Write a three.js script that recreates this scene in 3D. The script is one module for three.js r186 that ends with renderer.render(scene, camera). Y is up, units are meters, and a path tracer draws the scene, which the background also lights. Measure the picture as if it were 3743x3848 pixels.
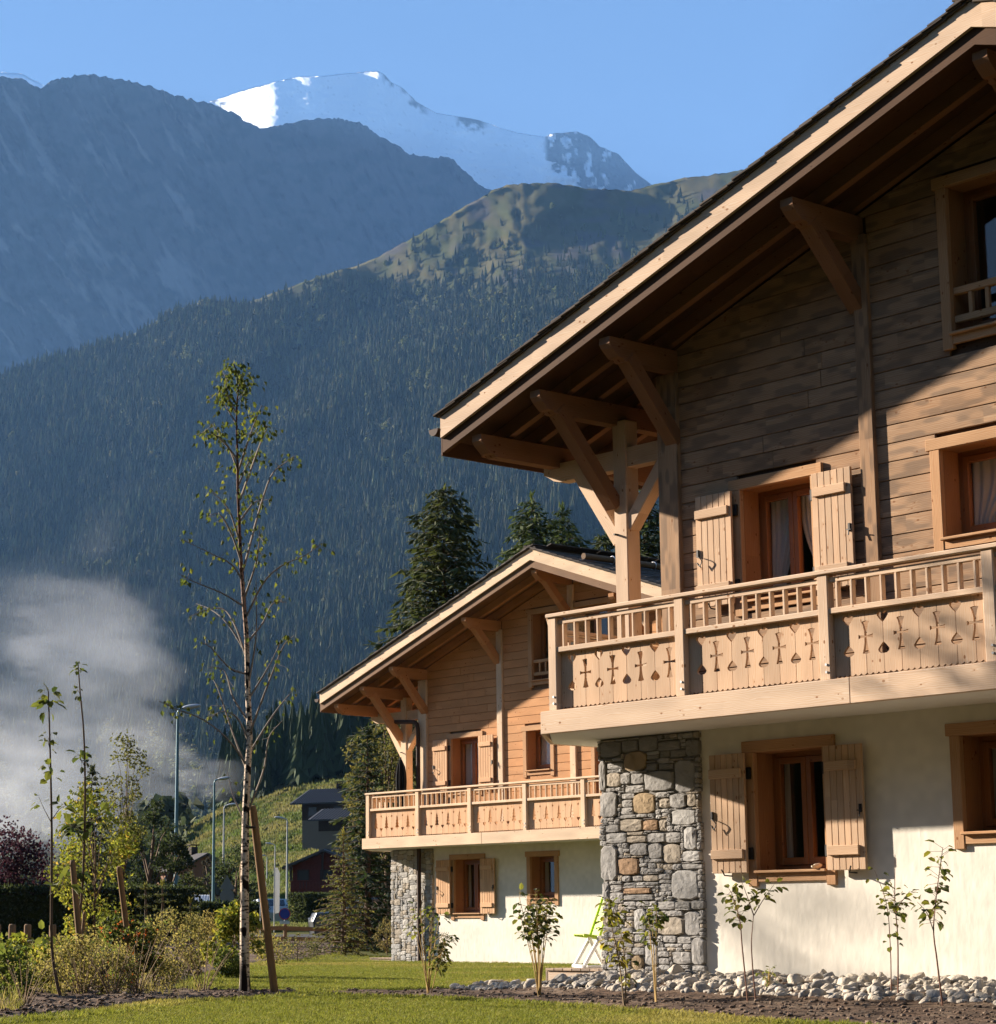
import * as THREE from 'three';
import { mergeGeometries } from 'three/addons/utils/BufferGeometryUtils.js';

// ---------------------------------------------------------------- camera, sky, sun, exposure
const scene = new THREE.Scene();
const EYE = 0.5;
const camera = new THREE.PerspectiveCamera(25.804, 4970 / 3848, 0.1, 40000);
camera.setViewOffset(4970, 3848, 1227, 0, 3743, 3848);
camera.position.set(0, EYE, 0);
camera.rotation.set(THREE.MathUtils.degToRad(10.6626), 0, 0);

const renderer = new THREE.WebGLRenderer();
renderer.toneMapping = THREE.LinearToneMapping;
renderer.toneMappingExposure = 3.7;
renderer.shadowMap.enabled = true;

const SUN = new THREE.Vector3(-2.540, 1.07, -1.634).normalize();
const sun = new THREE.DirectionalLight(new THREE.Color().setRGB(1.0, 0.88, 0.74), 5.0);
sun.position.copy(SUN).multiplyScalar(120);
sun.castShadow = true;
sun.shadow.camera.left = -70; sun.shadow.camera.right = 70; sun.shadow.camera.top = 70; sun.shadow.camera.bottom = -70;
sun.shadow.camera.near = 1; sun.shadow.camera.far = 400; sun.shadow.mapSize.set(4096, 4096);
sun.shadow.radius = 1.6;
scene.add(sun, sun.target);

{ // clear morning sky: pale near the horizon, deeper blue overhead, a wide glow round the sun
  const W = 512, H = 256, d = new Float32Array(W * H * 4);
  const zen = [0.026, 0.060, 0.135], hor = [0.100, 0.145, 0.205];
  for (let r = 0; r < H; r++) for (let c = 0; c < W; c++) {
    const up = ((r + 0.5) / H - 0.5) * Math.PI, az = ((c + 0.5) / W - 0.5) * 2 * Math.PI;
    const x = Math.cos(az) * Math.cos(up), y = Math.sin(up), z = Math.sin(az) * Math.cos(up);
    const t = Math.pow(1 - Math.max(0, y), 3.2), cs = x * SUN.x + y * SUN.y + z * SUN.z, glow = 0.55 * Math.pow(Math.max(0, cs), 6);
    for (let k = 0; k < 3; k++) d[(r * W + c) * 4 + k] = (zen[k] + (hor[k] - zen[k]) * t) * (1 + glow * [1.3, 1.0, 0.75][k]);
    d[(r * W + c) * 4 + 3] = 1;
  }
  const t = new THREE.DataTexture(d, W, H, THREE.RGBAFormat, THREE.FloatType);
  t.mapping = THREE.EquirectangularReflectionMapping; t.magFilter = THREE.LinearFilter; t.needsUpdate = true;
  scene.background = t; scene.environment = t;
}
scene.fog = new THREE.FogExp2(new THREE.Color().setRGB(0.25, 0.52, 1.0), 0.000033);

// ---------------------------------------------------------------- small tools
function rng(seed) { let a = seed >>> 0; return () => { a |= 0; a = a + 0x6D2B79F5 | 0; let t = Math.imul(a ^ a >>> 15, 1 | a); t = t + Math.imul(t ^ t >>> 7, 61 | t) ^ t; return ((t ^ t >>> 14) >>> 0) / 4294967296; }; }
const R = rng(77);
const rr = (a, b, r = R) => a + (b - a) * r();
const lerp = (a, b, t) => a + (b - a) * t, clamp = (x, a = 0, b = 1) => Math.min(b, Math.max(a, x));
const ss = (a, b, x) => { const t = clamp((x - a) / (b - a)); return t * t * (3 - 2 * t); };
const DEG = Math.PI / 180, V3 = (x, y, z) => new THREE.Vector3(x, y, z);
function hash(x, y, z = 0) { let h = Math.imul(x | 0, 374761393) + Math.imul(y | 0, 668265263) + Math.imul(z | 0, 2147483647 ^ 0x5bd1e995) | 0; h = Math.imul(h ^ h >>> 13, 1274126177); return ((h ^ h >>> 16) >>> 0) / 4294967296; }
function vnoise(x, y, z = 0) {
  const ix = Math.floor(x), iy = Math.floor(y), iz = Math.floor(z), q = (t) => t * t * (3 - 2 * t), fx = q(x - ix), fy = q(y - iy), fz = q(z - iz);
  const g = (k) => lerp(lerp(hash(ix, iy, iz + k), hash(ix + 1, iy, iz + k), fx), lerp(hash(ix, iy + 1, iz + k), hash(ix + 1, iy + 1, iz + k), fx), fy);
  return fz === 0 ? g(0) : lerp(g(0), g(1), fz);
}
function fbm(x, y, z = 0, n = 4) { let s = 0, a = 0.5, t = 0; for (let i = 0; i < n; i++) { s += a * vnoise(x, y, z); t += a; a *= 0.5; x = x * 2.03 + 17.1; y = y * 2.03 + 9.7; z = z * 2.03; } return s / t; }
const ridge = (x, y, z = 0, n = 4) => { let s = 0, a = 0.5, t = 0; for (let i = 0; i < n; i++) { s += a * (1 - Math.abs(2 * vnoise(x, y, z) - 1)); t += a; a *= 0.5; x = x * 2.07 + 5.3; y = y * 2.07 + 3.1; } return s / t; };
function curve(pts, x) { if (x <= pts[0][0]) return pts[0][1]; for (let i = 1; i < pts.length; i++) if (x <= pts[i][0]) return lerp(pts[i - 1][1], pts[i][1], (x - pts[i - 1][0]) / (pts[i][0] - pts[i - 1][0])); return pts[pts.length - 1][1]; }

const taken = {};
function numbered(name) { const n = taken[name] = (taken[name] ?? -1) + 1; return n ? `${name}_${String(n).padStart(3, '0')}` : name; }
function put(name, geo, material, parent) { const m = new THREE.Mesh(geo, material); m.name = name; m.castShadow = m.receiveShadow = true; parent.add(m); return m; }
function part(name, parent) { const g = new THREE.Group(); g.name = name; parent.add(g); return g; }
function thing(name, label, category, pos = [0, 0, 0], turn = 0, group) {
  const o = new THREE.Group(); o.name = numbered(name); o.position.set(...pos); o.rotation.y = turn; o.userData = { label, category };
  if (group) o.userData.group = group; scene.add(o); return o;
}
function single(name, geo, material, label, category, pos = [0, 0, 0], turn = 0, group) {
  const m = put(numbered(name), geo, material, scene); m.position.set(...pos); m.rotation.y = turn; m.userData = { label, category };
  if (group) m.userData.group = group; return m;
}
function setting(name, geo, material) { const m = put(numbered(name), geo, material, scene); m.userData = { kind: 'structure' }; return m; }

// a box with chamfered edges; the grain (u) runs along its longest side, uv in metres
function box(x0, x1, y0, y1, z0, z1, c = 0.004, grain) {
  const h = [(x1 - x0) / 2, (y1 - y0) / 2, (z1 - z0) / 2], m = [(x1 + x0) / 2, (y1 + y0) / 2, (z1 + z0) / 2];
  c = Math.min(c, 0.4 * Math.min(...h));
  const g = grain ?? h.indexOf(Math.max(...h)), off = [R() * 4, R() * 4], pos = [], nor = [], uv = [];
  const P = (s, ax) => s.map((v, i) => v * (i === ax ? h[i] : h[i] - c));
  const tri = (a, b, d, n) => {
    const e1 = b.map((v, i) => v - a[i]), e2 = d.map((v, i) => v - a[i]), cr = [e1[1] * e2[2] - e1[2] * e2[1], e1[2] * e2[0] - e1[0] * e2[2], e1[0] * e2[1] - e1[1] * e2[0]];
    const q = cr[0] * n[0] + cr[1] * n[1] + cr[2] * n[2] < 0 ? [a, d, b] : [a, b, d], ax = n.map(Math.abs).indexOf(Math.max(...n.map(Math.abs)));
    const o = [0, 1, 2].filter((i) => i !== ax), u = o.includes(g) ? g : o[0], v = o.find((i) => i !== u), k = o.includes(g) ? 1 : 0.15;
    for (const p of q) { pos.push(p[0] + m[0], p[1] + m[1], p[2] + m[2]); nor.push(...n); uv.push(p[u] * k + off[0], p[v] + off[1]); }
  };
  const quad = (a, b, d, e, n) => { tri(a, b, d, n); tri(a, d, e, n); };
  for (let ax = 0; ax < 3; ax++) for (const s of [-1, 1]) {
    const o = [0, 1, 2].filter((i) => i !== ax), n = [0, 0, 0]; n[ax] = s;
    const mk = (a, b) => { const v = [0, 0, 0]; v[ax] = s; v[o[0]] = a; v[o[1]] = b; return P(v, ax); };
    quad(mk(-1, -1), mk(1, -1), mk(1, 1), mk(-1, 1), n);
  }
  if (c > 0) {
    for (let a = 0; a < 3; a++) for (let b = a + 1; b < 3; b++) { const k = 3 - a - b; for (const sa of [-1, 1]) for (const sb of [-1, 1]) {
      const n = [0, 0, 0]; n[a] = sa * Math.SQRT1_2; n[b] = sb * Math.SQRT1_2;
      const mk = (sk, ax) => { const v = [0, 0, 0]; v[a] = sa; v[b] = sb; v[k] = sk; return P(v, ax); };
      quad(mk(-1, a), mk(1, a), mk(1, b), mk(-1, b), n);
    } }
    for (const x of [-1, 1]) for (const y of [-1, 1]) for (const z of [-1, 1]) tri(P([x, y, z], 0), P([x, y, z], 1), P([x, y, z], 2), [x * 0.577, y * 0.577, z * 0.577]);
  }
  const q = new THREE.BufferGeometry();
  q.setAttribute('position', new THREE.Float32BufferAttribute(pos, 3)); q.setAttribute('normal', new THREE.Float32BufferAttribute(nor, 3)); q.setAttribute('uv', new THREE.Float32BufferAttribute(uv, 2));
  return q;
}
// a square bar between two points; 'up' fixes how it is turned
function bar(a, b, w, t, up = [0, 1, 0], c = 0.006) {
  const A = V3(...a), B = V3(...b), d = B.clone().sub(A), L = d.length(); d.normalize();
  const s = V3(...up).cross(d).normalize(), u = d.clone().cross(s), g = box(-w / 2, w / 2, -t / 2, t / 2, 0, L, c, 2);
  return g.applyMatrix4(new THREE.Matrix4().makeBasis(s, u, d).setPosition(A));
}
// a round tube through points, with a radius for each
function tube(pts, radii, sides = 6, closed = true) {
  const P = pts.map((p) => p.isVector3 ? p : V3(...p)), pos = [], uv = [], idx = []; let s = null, len = 0;
  for (let i = 0; i < P.length; i++) {
    const d = P[Math.min(i + 1, P.length - 1)].clone().sub(P[Math.max(i - 1, 0)]).normalize();
    if (!s) s = (Math.abs(d.y) > 0.9 ? V3(1, 0, 0) : V3(0, 1, 0)).cross(d).normalize(); else s.sub(d.clone().multiplyScalar(s.dot(d))).normalize();
    const t = d.clone().cross(s), r = Array.isArray(radii) ? radii[i] : radii; if (i) len += P[i].distanceTo(P[i - 1]);
    for (let k = 0; k <= sides; k++) { const a = k / sides * 2 * Math.PI, q = P[i].clone().addScaledVector(s, r * Math.cos(a)).addScaledVector(t, r * Math.sin(a)); pos.push(q.x, q.y, q.z); uv.push(len, k / sides); }
  }
  const n = sides + 1;
  for (let i = 0; i + 1 < P.length; i++) for (let k = 0; k < sides; k++) { const a = i * n + k; idx.push(a, a + 1, a + n, a + 1, a + n + 1, a + n); }
  if (closed) for (const [i, f] of [[0, 1], [P.length - 1, 0]]) { const c0 = pos.length / 3; pos.push(P[i].x, P[i].y, P[i].z); uv.push(0, 0); for (let k = 0; k < sides; k++) { const a = i * n + k; f ? idx.push(c0, a + 1, a) : idx.push(c0, a, a + 1); } }
  const g = new THREE.BufferGeometry(); g.setAttribute('position', new THREE.Float32BufferAttribute(pos, 3)); g.setAttribute('uv', new THREE.Float32BufferAttribute(uv, 2)); g.setIndex(idx); g.computeVertexNormals(); return g;
}
const smooth = (pts, n) => new THREE.CatmullRomCurve3(pts.map((p) => V3(...p))).getPoints(n);
// a flat outline in (x, y), extruded in z
function slab(pts, depth, z0 = 0, holes = []) {
  const s = new THREE.Shape(pts.map((p) => new THREE.Vector2(...p))); for (const h of holes) s.holes.push(new THREE.Path(h.map((p) => new THREE.Vector2(...p))));
  return new THREE.ExtrudeGeometry(s, { depth, bevelEnabled: false, curveSegments: 6 }).translate(0, 0, z0);
}
const upright = (g) => { const u = g.attributes.uv, o = [R() * 4, R() * 4]; for (let i = 0; i < u.count; i++) u.setXY(i, u.getY(i) + o[0], u.getX(i) + o[1]); return g; };
const rect = (x0, x1, y0, y1) => [[x0, y0], [x1, y0], [x1, y1], [x0, y1]];
// loose faces with a colour for each
class Soup {
  constructor() { this.p = []; this.c = []; }
  tri(a, b, c, k) { this.p.push(a.x, a.y, a.z, b.x, b.y, b.z, c.x, c.y, c.z); for (let i = 0; i < 3; i++) this.c.push(k[0], k[1], k[2]); }
  leaf(p, d, n, L, W, k, fold = 0.25) { // a folded leaf: base p, direction d, rough face normal n
    const s = d.clone().cross(n).normalize(), u = s.clone().cross(d).normalize(), m = p.clone().addScaledVector(d, L * 0.45), tip = p.clone().addScaledVector(d, L).addScaledVector(u, -L * 0.12);
    const l = m.clone().addScaledVector(s, W / 2).addScaledVector(u, W * fold), r = m.clone().addScaledVector(s, -W / 2).addScaledVector(u, W * fold);
    this.tri(p, l, tip, k); this.tri(p, tip, r, k);
  }
  broad(p, d, n, L, W, k) { // a rounder leaf of four faces
    const s = d.clone().cross(n).normalize(), u = s.clone().cross(d).normalize(), q = (t, w, y) => p.clone().addScaledVector(d, L * t).addScaledVector(s, W * w).addScaledVector(u, W * y), tip = q(1, 0, -0.18), m = q(0.5, 0, 0), l1 = q(0.22, 0.42, 0.14), l2 = q(0.68, 0.44, 0.08), r1 = q(0.22, -0.42, 0.14), r2 = q(0.68, -0.44, 0.08);
    this.tri(p, l1, m, k); this.tri(m, l1, l2, k); this.tri(m, l2, tip, k); this.tri(p, m, r1, k); this.tri(m, r2, r1, k); this.tri(m, tip, r2, k);
  }
  build() { const g = new THREE.BufferGeometry(); g.setAttribute('position', new THREE.Float32BufferAttribute(this.p, 3)); g.setAttribute('color', new THREE.Float32BufferAttribute(this.c, 3)); g.computeVertexNormals(); return g; }
}
const rdir = (r = R) => { const z = 2 * r() - 1, a = 2 * Math.PI * r(), q = Math.sqrt(1 - z * z); return V3(q * Math.cos(a), z, q * Math.sin(a)); };
const mixc = (a, b, t) => a.map((v, i) => lerp(v, b[i], t)), tint = (a, k) => a.map((v) => v * k);

// ---------------------------------------------------------------- textures
function tex(W, H, f, srgb = false) {
  const d = new Uint8Array(W * H * 4);
  for (let y = 0; y < H; y++) for (let x = 0; x < W; x++) { const c = f(x, y); for (let k = 0; k < 3; k++) d[(y * W + x) * 4 + k] = clamp(c[k] ?? c[0], 0, 1) * 255; d[(y * W + x) * 4 + 3] = 255; }
  const t = new THREE.DataTexture(d, W, H); t.wrapS = t.wrapT = THREE.RepeatWrapping; t.magFilter = THREE.LinearFilter; t.minFilter = THREE.LinearMipmapLinearFilter; if (srgb) t.colorSpace = THREE.SRGBColorSpace; t.needsUpdate = true; return t;
}
const wrapn = (x, y, px, py, s) => { const a = (i, j) => hash(((i % px) + px) % px + s, ((j % py) + py) % py, s), ix = Math.floor(x), iy = Math.floor(y), q = (t) => t * t * (3 - 2 * t), fx = q(x - ix), fy = q(y - iy); return lerp(lerp(a(ix, iy), a(ix + 1, iy), fx), lerp(a(ix, iy + 1), a(ix + 1, iy + 1), fx), fy); };
// sawn spruce: grain along u with knots; 2 m x 1 m per tile
function woodMaps(seed, { grain = 0.085, knots = 14, grey = 0, knotDark = 0.5 } = {}) {
  const W = 1024, H = 512, r = rng(seed), kn = Array.from({ length: knots }, () => [r() * W, r() * H, 2.5 + 3.5 * r(), 0.5 + 0.5 * r()]), h = new Float32Array(W * H);
  const col = (x, y) => {
    const warp = 10 * (wrapn(x / 128, y / 16, 8, 32, seed) - 0.5) + 3 * (wrapn(x / 32, y / 8, 32, 64, seed + 3) - 0.5);
    let v = y + warp, k = 0;
    for (const [kx, ky, kr, ks] of kn) { let dx = Math.abs(x - kx), dy = y - ky; if (dx > W / 2) dx = W - dx; if (dy > H / 2) dy -= H; if (dy < -H / 2) dy += H; const e = (dx / 3.2) ** 2 / 1 + dy * dy; v += Math.sign(dy) * 7 * Math.exp(-e / (kr * kr * 5)); const q = Math.sqrt((dx * 0.62) ** 2 + dy * dy) / kr; if (q < 1.3) k = Math.max(k, ks * (1 - ss(0.75, 1.25, q))); }
    const band = 0.5 + 0.5 * Math.sin(v * 0.75 + 4 * wrapn(x / 256, y / 64, 4, 8, seed + 9)), fine = wrapn(x / 40, y * 1.0, 26, 512, seed + 5), broad = wrapn(x / 200, y / 60, Math.floor(W / 200) + 1, Math.floor(H / 60) + 1, seed + 7);
    const g = 1 - grain * (0.5 * band + 0.5 * fine) - 0.10 * (broad - 0.5);
    h[y * W + x] = 0.75 - 0.35 * band - 0.3 * fine + 0.2 * k;
    const w = grey * ss(0.35, 0.75, wrapn(x / 90, y / 26, 12, 20, seed + 11));
    let c = [g, g * (0.985 - 0.05 * band), g * (0.97 - 0.09 * band)];
    c = mixc(c, [0.72 * g, 0.72 * g, 0.74 * g], w);
    return mixc(c, [0.50, 0.33, 0.20].map((q) => q * 1.05), k * knotDark);
  };
  const map = tex(W, H, col, true), bump = tex(W / 2, H / 2, (x, y) => [h[(y * 2) * W + x * 2]]);
  for (const t of [map, bump]) t.repeat.set(0.5, 1);
  return { map, bumpMap: bump, bumpScale: 0.0005 };
}
const WOOD_A = woodMaps(11, { knots: 30, knotDark: 0.75 }), WOOD_B = woodMaps(23, { knots: 20, grain: 0.15, grey: 0.65 }), WOOD_C = woodMaps(37, { knots: 30, grain: 0.12, knotDark: 0.7 });
const std = (rgb, o = {}) => new THREE.MeshPhysicalMaterial({ color: new THREE.Color().setRGB(...rgb), roughness: 0.8, specularIntensity: (o.roughness ?? 0.8) > 0.6 ? 0.25 : 0.8, ...o });
const noiseTex = (seed, s, lo, n = 256) => tex(n, n, (x, y) => [lo + (1 - lo) * (0.5 * wrapn(x / s, y / s, n / s, n / s, seed) + 0.3 * wrapn(x * 2 / s, y * 2 / s, 2 * n / s, 2 * n / s, seed + 1) + 0.2 * wrapn(x / 2, y / 2, n / 2, n / 2, seed + 2))]);
const N1 = noiseTex(5, 32, 0.55), N2 = noiseTex(8, 64, 0.8, 512), NB = noiseTex(15, 16, 0);
// ---------------------------------------------------------------- shared materials
const plaster = (() => {
  const b = tex(512, 512, (x, y) => [0.5 * wrapn(x / 12, y / 40, 43, 13, 3) + 0.3 * wrapn(x / 64, y / 64, 8, 8, 4) + 0.2 * wrapn(x / 5, y / 9, 103, 57, 6)]);
  const c = tex(512, 512, (x, y) => { const v = 0.90 + 0.07 * wrapn(x / 128, y / 64, 4, 8, 12) + 0.05 * wrapn(x / 16, y / 16, 32, 32, 14); return [v, v * 0.995, v * 0.985]; }, true);
  b.repeat.set(0.5, 0.5); c.repeat.set(0.37, 0.37);
  return { map: c, bumpMap: b, bumpScale: 0.0028 };
})();
const STONE = (() => { const b = noiseTex(41, 32, 0, 256), c = noiseTex(43, 64, 0.62, 256); b.repeat.set(3, 3); c.repeat.set(2.1, 2.1); return { map: c, bumpMap: b, bumpScale: 0.008 }; })();
const stoneMat = {}; for (const [k, v] of Object.entries({ d: [0.25, 0.24, 0.225], g: [0.34, 0.325, 0.305], l: [0.43, 0.415, 0.39], t: [0.40, 0.345, 0.275], b: [0.37, 0.275, 0.17], o: [0.36, 0.235, 0.145], w: [0.52, 0.49, 0.44] })) stoneMat[k] = std(v, { roughness: 0.95, ...STONE });
const MAT = {
  iron: std([0.025, 0.022, 0.02], { roughness: 0.5, metalness: 0.6 }), zinc: std([0.34, 0.33, 0.33], { roughness: 0.45, metalness: 0.7 }), copper: std([0.06, 0.038, 0.03], { roughness: 0.75, specularIntensity: 0.3 }),
  steel: std([0.5, 0.5, 0.5], { roughness: 0.35, metalness: 0.9 }),
  glass: new THREE.MeshPhysicalMaterial({ color: 0xffffff, roughness: 0.02, transmission: 1, thickness: 0, ior: 1.5 }),
  curtain: new THREE.MeshPhysicalMaterial({ color: new THREE.Color().setRGB(0.62, 0.60, 0.57), roughness: 1, transmission: 0.35, thickness: 0, side: THREE.DoubleSide }),
  room: std([0.10, 0.085, 0.07]), mortar: std([0.21, 0.195, 0.175], { roughness: 1 }), slab: std([0.66, 0.63, 0.57], { roughness: 0.95 }),
  bone: std([0.62, 0.52, 0.40]),
};
const variants = (rgb, spread, maps, n, seed, extra = {}) => { const r = rng(seed); return Array.from({ length: n }, () => { const k = 1 + spread * (r() - 0.5), w = 0.05 * (r() - 0.5); return std([rgb[0] * k * (1 + w), rgb[1] * k, rgb[2] * k * (1 - w)], { roughness: 0.85, ...maps, ...extra }); }); };

const TH = -52.084 * DEG, C1 = [3.0625, 0, -24.4667], C2 = [1.4931, -0.181, -52.8866];
const toWorld = (o, x, y, z) => { const c = Math.cos(TH), s = Math.sin(TH); return [o[0] + c * x + s * z, o[1] + y, o[2] - s * x + c * z]; };
const toLocal = (o, wx, wz) => { const c = Math.cos(TH), s = Math.sin(TH), dx = wx - o[0], dz = wz - o[2]; return [c * dx - s * dz, s * dx + c * dz]; };
const XR = 5.88, RS = 0.339, line = (x) => 6.4165 + RS * (x <= XR ? x : 2 * XR - x);

function chalet(o, label, opt) {
  const T = thing('chalet', label, 'chalet', o, TH), r = rng(opt.seed);
  const timber = variants(opt.timber, 0.2, WOOD_A, 3, opt.seed + 1), planks = variants(opt.plank, 0.26, opt.plankMaps, 5, opt.seed + 2), trim = variants(opt.trim, 0.1, WOOD_C, 2, opt.seed + 3), panel = variants(opt.panel, 0.2, WOOD_A, 3, opt.seed + 4);
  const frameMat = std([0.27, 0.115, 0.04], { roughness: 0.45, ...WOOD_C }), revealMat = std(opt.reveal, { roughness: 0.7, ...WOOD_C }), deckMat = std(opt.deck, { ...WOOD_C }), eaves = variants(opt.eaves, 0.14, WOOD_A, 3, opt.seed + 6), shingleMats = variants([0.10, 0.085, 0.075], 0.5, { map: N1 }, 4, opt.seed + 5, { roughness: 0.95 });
  const pick = (a) => a[Math.floor(r() * a.length)];
  const openings = [
    { x0: 2.0, x1: 2.89, y0: 1.1, y1: 2.31, low: true, shutters: true }, { x0: 4.53, x1: 5.29, y0: 1.40, y1: 2.31, low: true }, { x0: 7.2, x1: 8.1, y0: 1.1, y1: 2.31, low: true },
    { x0: 1.94, x1: 2.88, y0: 3.86, y1: 5.05, shutters: true }, { x0: 4.47, x1: 5.23, y0: 4.17, y1: 5.05 }, { x0: 6.6, x1: 8.0, y0: 2.83, y1: 5.05 },
    { x0: 4.69, x1: 7.07, y0: 6.14, y1: 7.62, top: true },
  ];
  // ---- masonry ground floor
  const low = openings.filter((w) => w.low);
  put('rendered_wall', slab(rect(0.9, 11.0, -0.6, 2.79), 0.35, -0.35, low.map((w) => rect(w.x0 - 0.03, w.x1 + 0.03, w.y0 - 0.02, w.y1 + 0.03))), std([0.74, 0.70, 0.62], { roughness: 0.95, ...plaster }), T);
  put('side_wall', mergeGeometries([box(0.9, 1.2, -0.6, 2.79, -9.0, -0.35, 0), box(10.7, 11.0, -0.6, 2.79, -9, -0.35, 0), box(0.9, 11, -0.6, 2.79, -9.3, -9, 0)]), std([0.74, 0.70, 0.62], { roughness: 0.95, ...plaster }), T);
  // ---- stone pillar at the corner
  {
    const P = part('stone_pillar', T), X0 = -0.23, X1 = 1.26, Y0 = -0.35, Y1 = 2.56;
    put('mortar_core', box(X0 + 0.03, X1 - 0.015, -0.6, 2.582, -0.75, 0.022, 0), MAT.mortar, P);
    const list = opt.stones.map((q) => [...q]), W = 75, H = 146, cs = 0.02, occ = new Uint8Array(W * H);
    const mark = (q) => { for (let j = 0; j < H; j++) for (let i = 0; i < W; i++) { const x = X0 + (i + 0.5) * cs, y = Y0 + (j + 0.5) * cs; if (x > q[0] - 0.008 && x < q[2] + 0.008 && y > q[1] - 0.008 && y < q[3] + 0.008) occ[j * W + i] = 1; } };
    list.forEach(mark);
    for (let j = H - 1; j >= 0; j--) for (let i = 0; i < W; i++) if (!occ[j * W + i]) {
      let w = 0, mw = Math.floor(4 + r() * (opt.bigFill ? 13 : 9)), mh = Math.floor(2 + r() * (opt.bigFill ? 6 : 2.4)), h = 1;
      while (w < mw && i + w < W && !occ[j * W + i + w]) w++;
      for (; h < mh && j - h >= 0; h++) { let free = true; for (let k = 0; k < w; k++) if (occ[(j - h) * W + i + k]) { free = false; break; } if (!free) break; }
      const q = [X0 + i * cs, Y0 + (j - h + 1) * cs, X0 + (i + w) * cs, Y0 + (j + 1) * cs, opt.fillTones[Math.floor(r() * opt.fillTones.length)]];
      for (let b = 0; b < h; b++) for (let a = 0; a < w; a++) occ[(j - b) * W + i + a] = 1;
      if (w >= 2 && h >= 1) list.push(q);
    }
    for (const [x0, y0, x1, y1, tone] of list) { // each stone: an irregular outline with a rough, domed face
      const w = x1 - x0, h = y1 - y0, cx = (x0 + x1) / 2, cy = (y0 + y1) / 2, n = 14, round = tone === 'b' ? 3.6 : 9, d = 0.040 + 0.022 * r() + (Math.min(w, h) > 0.1 ? 0.008 : 0), edge = x1 > X1 - 0.12, z = -0.03;
      const rim = Array.from({ length: n }, (_, k) => { const a = (k + 0.5) / n * 2 * Math.PI, c = Math.cos(a), s = Math.sin(a), m = Math.pow(Math.abs(c) ** round + Math.abs(s) ** round, -1 / round) * (0.955 + 0.085 * r()); return [cx + c * m * (w / 2 - 0.001), cy + s * m * (h / 2 - 0.001)]; });
      const pos = [], uv = [], idx = [], ring = (f, zz) => { for (const [x, y] of rim) { pos.push(cx + (x - cx) * f, cy + (y - cy) * f, zz + (f < 1 ? 0.007 * (r() - 0.5) : 0)); uv.push(pos[pos.length - 3] + x0 * 3.7, pos[pos.length - 2] + y0 * 2.3); } };
      ring(1.0, z); ring(1.0, d * 0.78); ring(0.93, d * 0.97); ring(0.5, d + 0.006 * r()); pos.push(cx, cy, d + 0.008 * r()); uv.push(cx + x0 * 3.7, cy + y0 * 2.3);
      for (let a = 0; a < 3; a++) for (let k = 0; k < n; k++) { const k2 = (k + 1) % n; idx.push(a * n + k, a * n + k2, (a + 1) * n + k, a * n + k2, (a + 1) * n + k2, (a + 1) * n + k); }
      for (let k = 0; k < n; k++) idx.push(3 * n + k, 3 * n + (k + 1) % n, 4 * n);
      let g = new THREE.BufferGeometry(); g.setAttribute('position', new THREE.Float32BufferAttribute(pos, 3)); g.setAttribute('uv', new THREE.Float32BufferAttribute(uv, 2)); g.setIndex(idx); g = g.toNonIndexed(); g.computeVertexNormals();
      put('stone', g, stoneMat[tone], P);
    }
  }
  // ---- timber upper floor: backing and planks
  {
    const top = [[0.9, 2.79], [10.86, 2.79], [10.86, line(0.9) - 0.02], [XR, line(XR) - 0.02], [0.9, line(0.9) - 0.02]];
    put('wall_backing', slab(top, 0.3, -0.335, openings.filter((w) => !w.low).map((w) => rect(w.x0 - 0.03, w.x1 + 0.03, w.y0 - 0.02, w.y1 + 0.03))), deckMat, T);
    put('upper_side_wall', mergeGeometries([box(0.9, 1.15, 2.8, 6.6, -9, -0.336, 0), box(10.6, 10.86, 2.8, 6.6, -9, -0.336, 0), box(0.9, 10.86, 2.8, 6.6, -9.3, -9, 0)]), planks[0], T);
    const W = part('timber_wall', T), ph = 0.1825, cuts = openings.filter((w) => !w.low).map((w) => [w.x0 - 0.06, w.x1 + 0.06, w.y0 - 0.05, w.y1 + 0.06]), posts = [[3.535, 3.715], [5.86, 6.04], [8.04, 8.22]];
    for (let y = 2.84; y < 8.35; y += ph) {
      const lim = Math.max(0.9, (y + ph - 6.40) / RS), xr = 2 * XR - lim; if (lim > XR - 0.2) break;
      let seg = [[lim, Math.min(xr, 10.86)]];
      const cutBy = (a, b) => { seg = seg.flatMap(([p, q]) => b <= p || a >= q ? [[p, q]] : [[p, a], [b, q]].filter(([u, v]) => v - u > 0.05)); };
      for (const [a, b] of posts) cutBy(a + 0.02, b - 0.02);
      for (const c of cuts) if (y + ph > c[2] && y < c[3]) cutBy(c[0], c[1]);
      for (const [p, q] of seg) { let a = p; while (a < q - 0.01) { let b = q - a > 2.6 ? a + rr(1.1, 2.4, r) : q; if (q - b < 0.35) b = q; const cl = (yy) => Math.max(0.9, (yy - 6.40) / RS), yb = y + 0.0035, yt = y + ph - 0.0035; let g; if (a <= lim + 1e-6 && lim > 0.9) g = slab([[cl(yb) + 0.001, yb], [b - 0.001, yb], [b - 0.001, yt], [Math.min(cl(yt), b - 0.002), yt]], 0.034, -0.034); else if (b >= xr - 1e-6 && lim > 0.9) g = slab([[a + 0.001, yb], [2 * XR - cl(yb), yb], [Math.max(a + 0.002, 2 * XR - cl(yt)), yt], [a + 0.001, yt]], 0.034, -0.034); else g = box(a + 0.001, b - 0.001, yb, yt, -0.034, 0.001 * r(), 0.005, 0); put('plank', g, pick(planks), W); a = b; } }
    }
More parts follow.
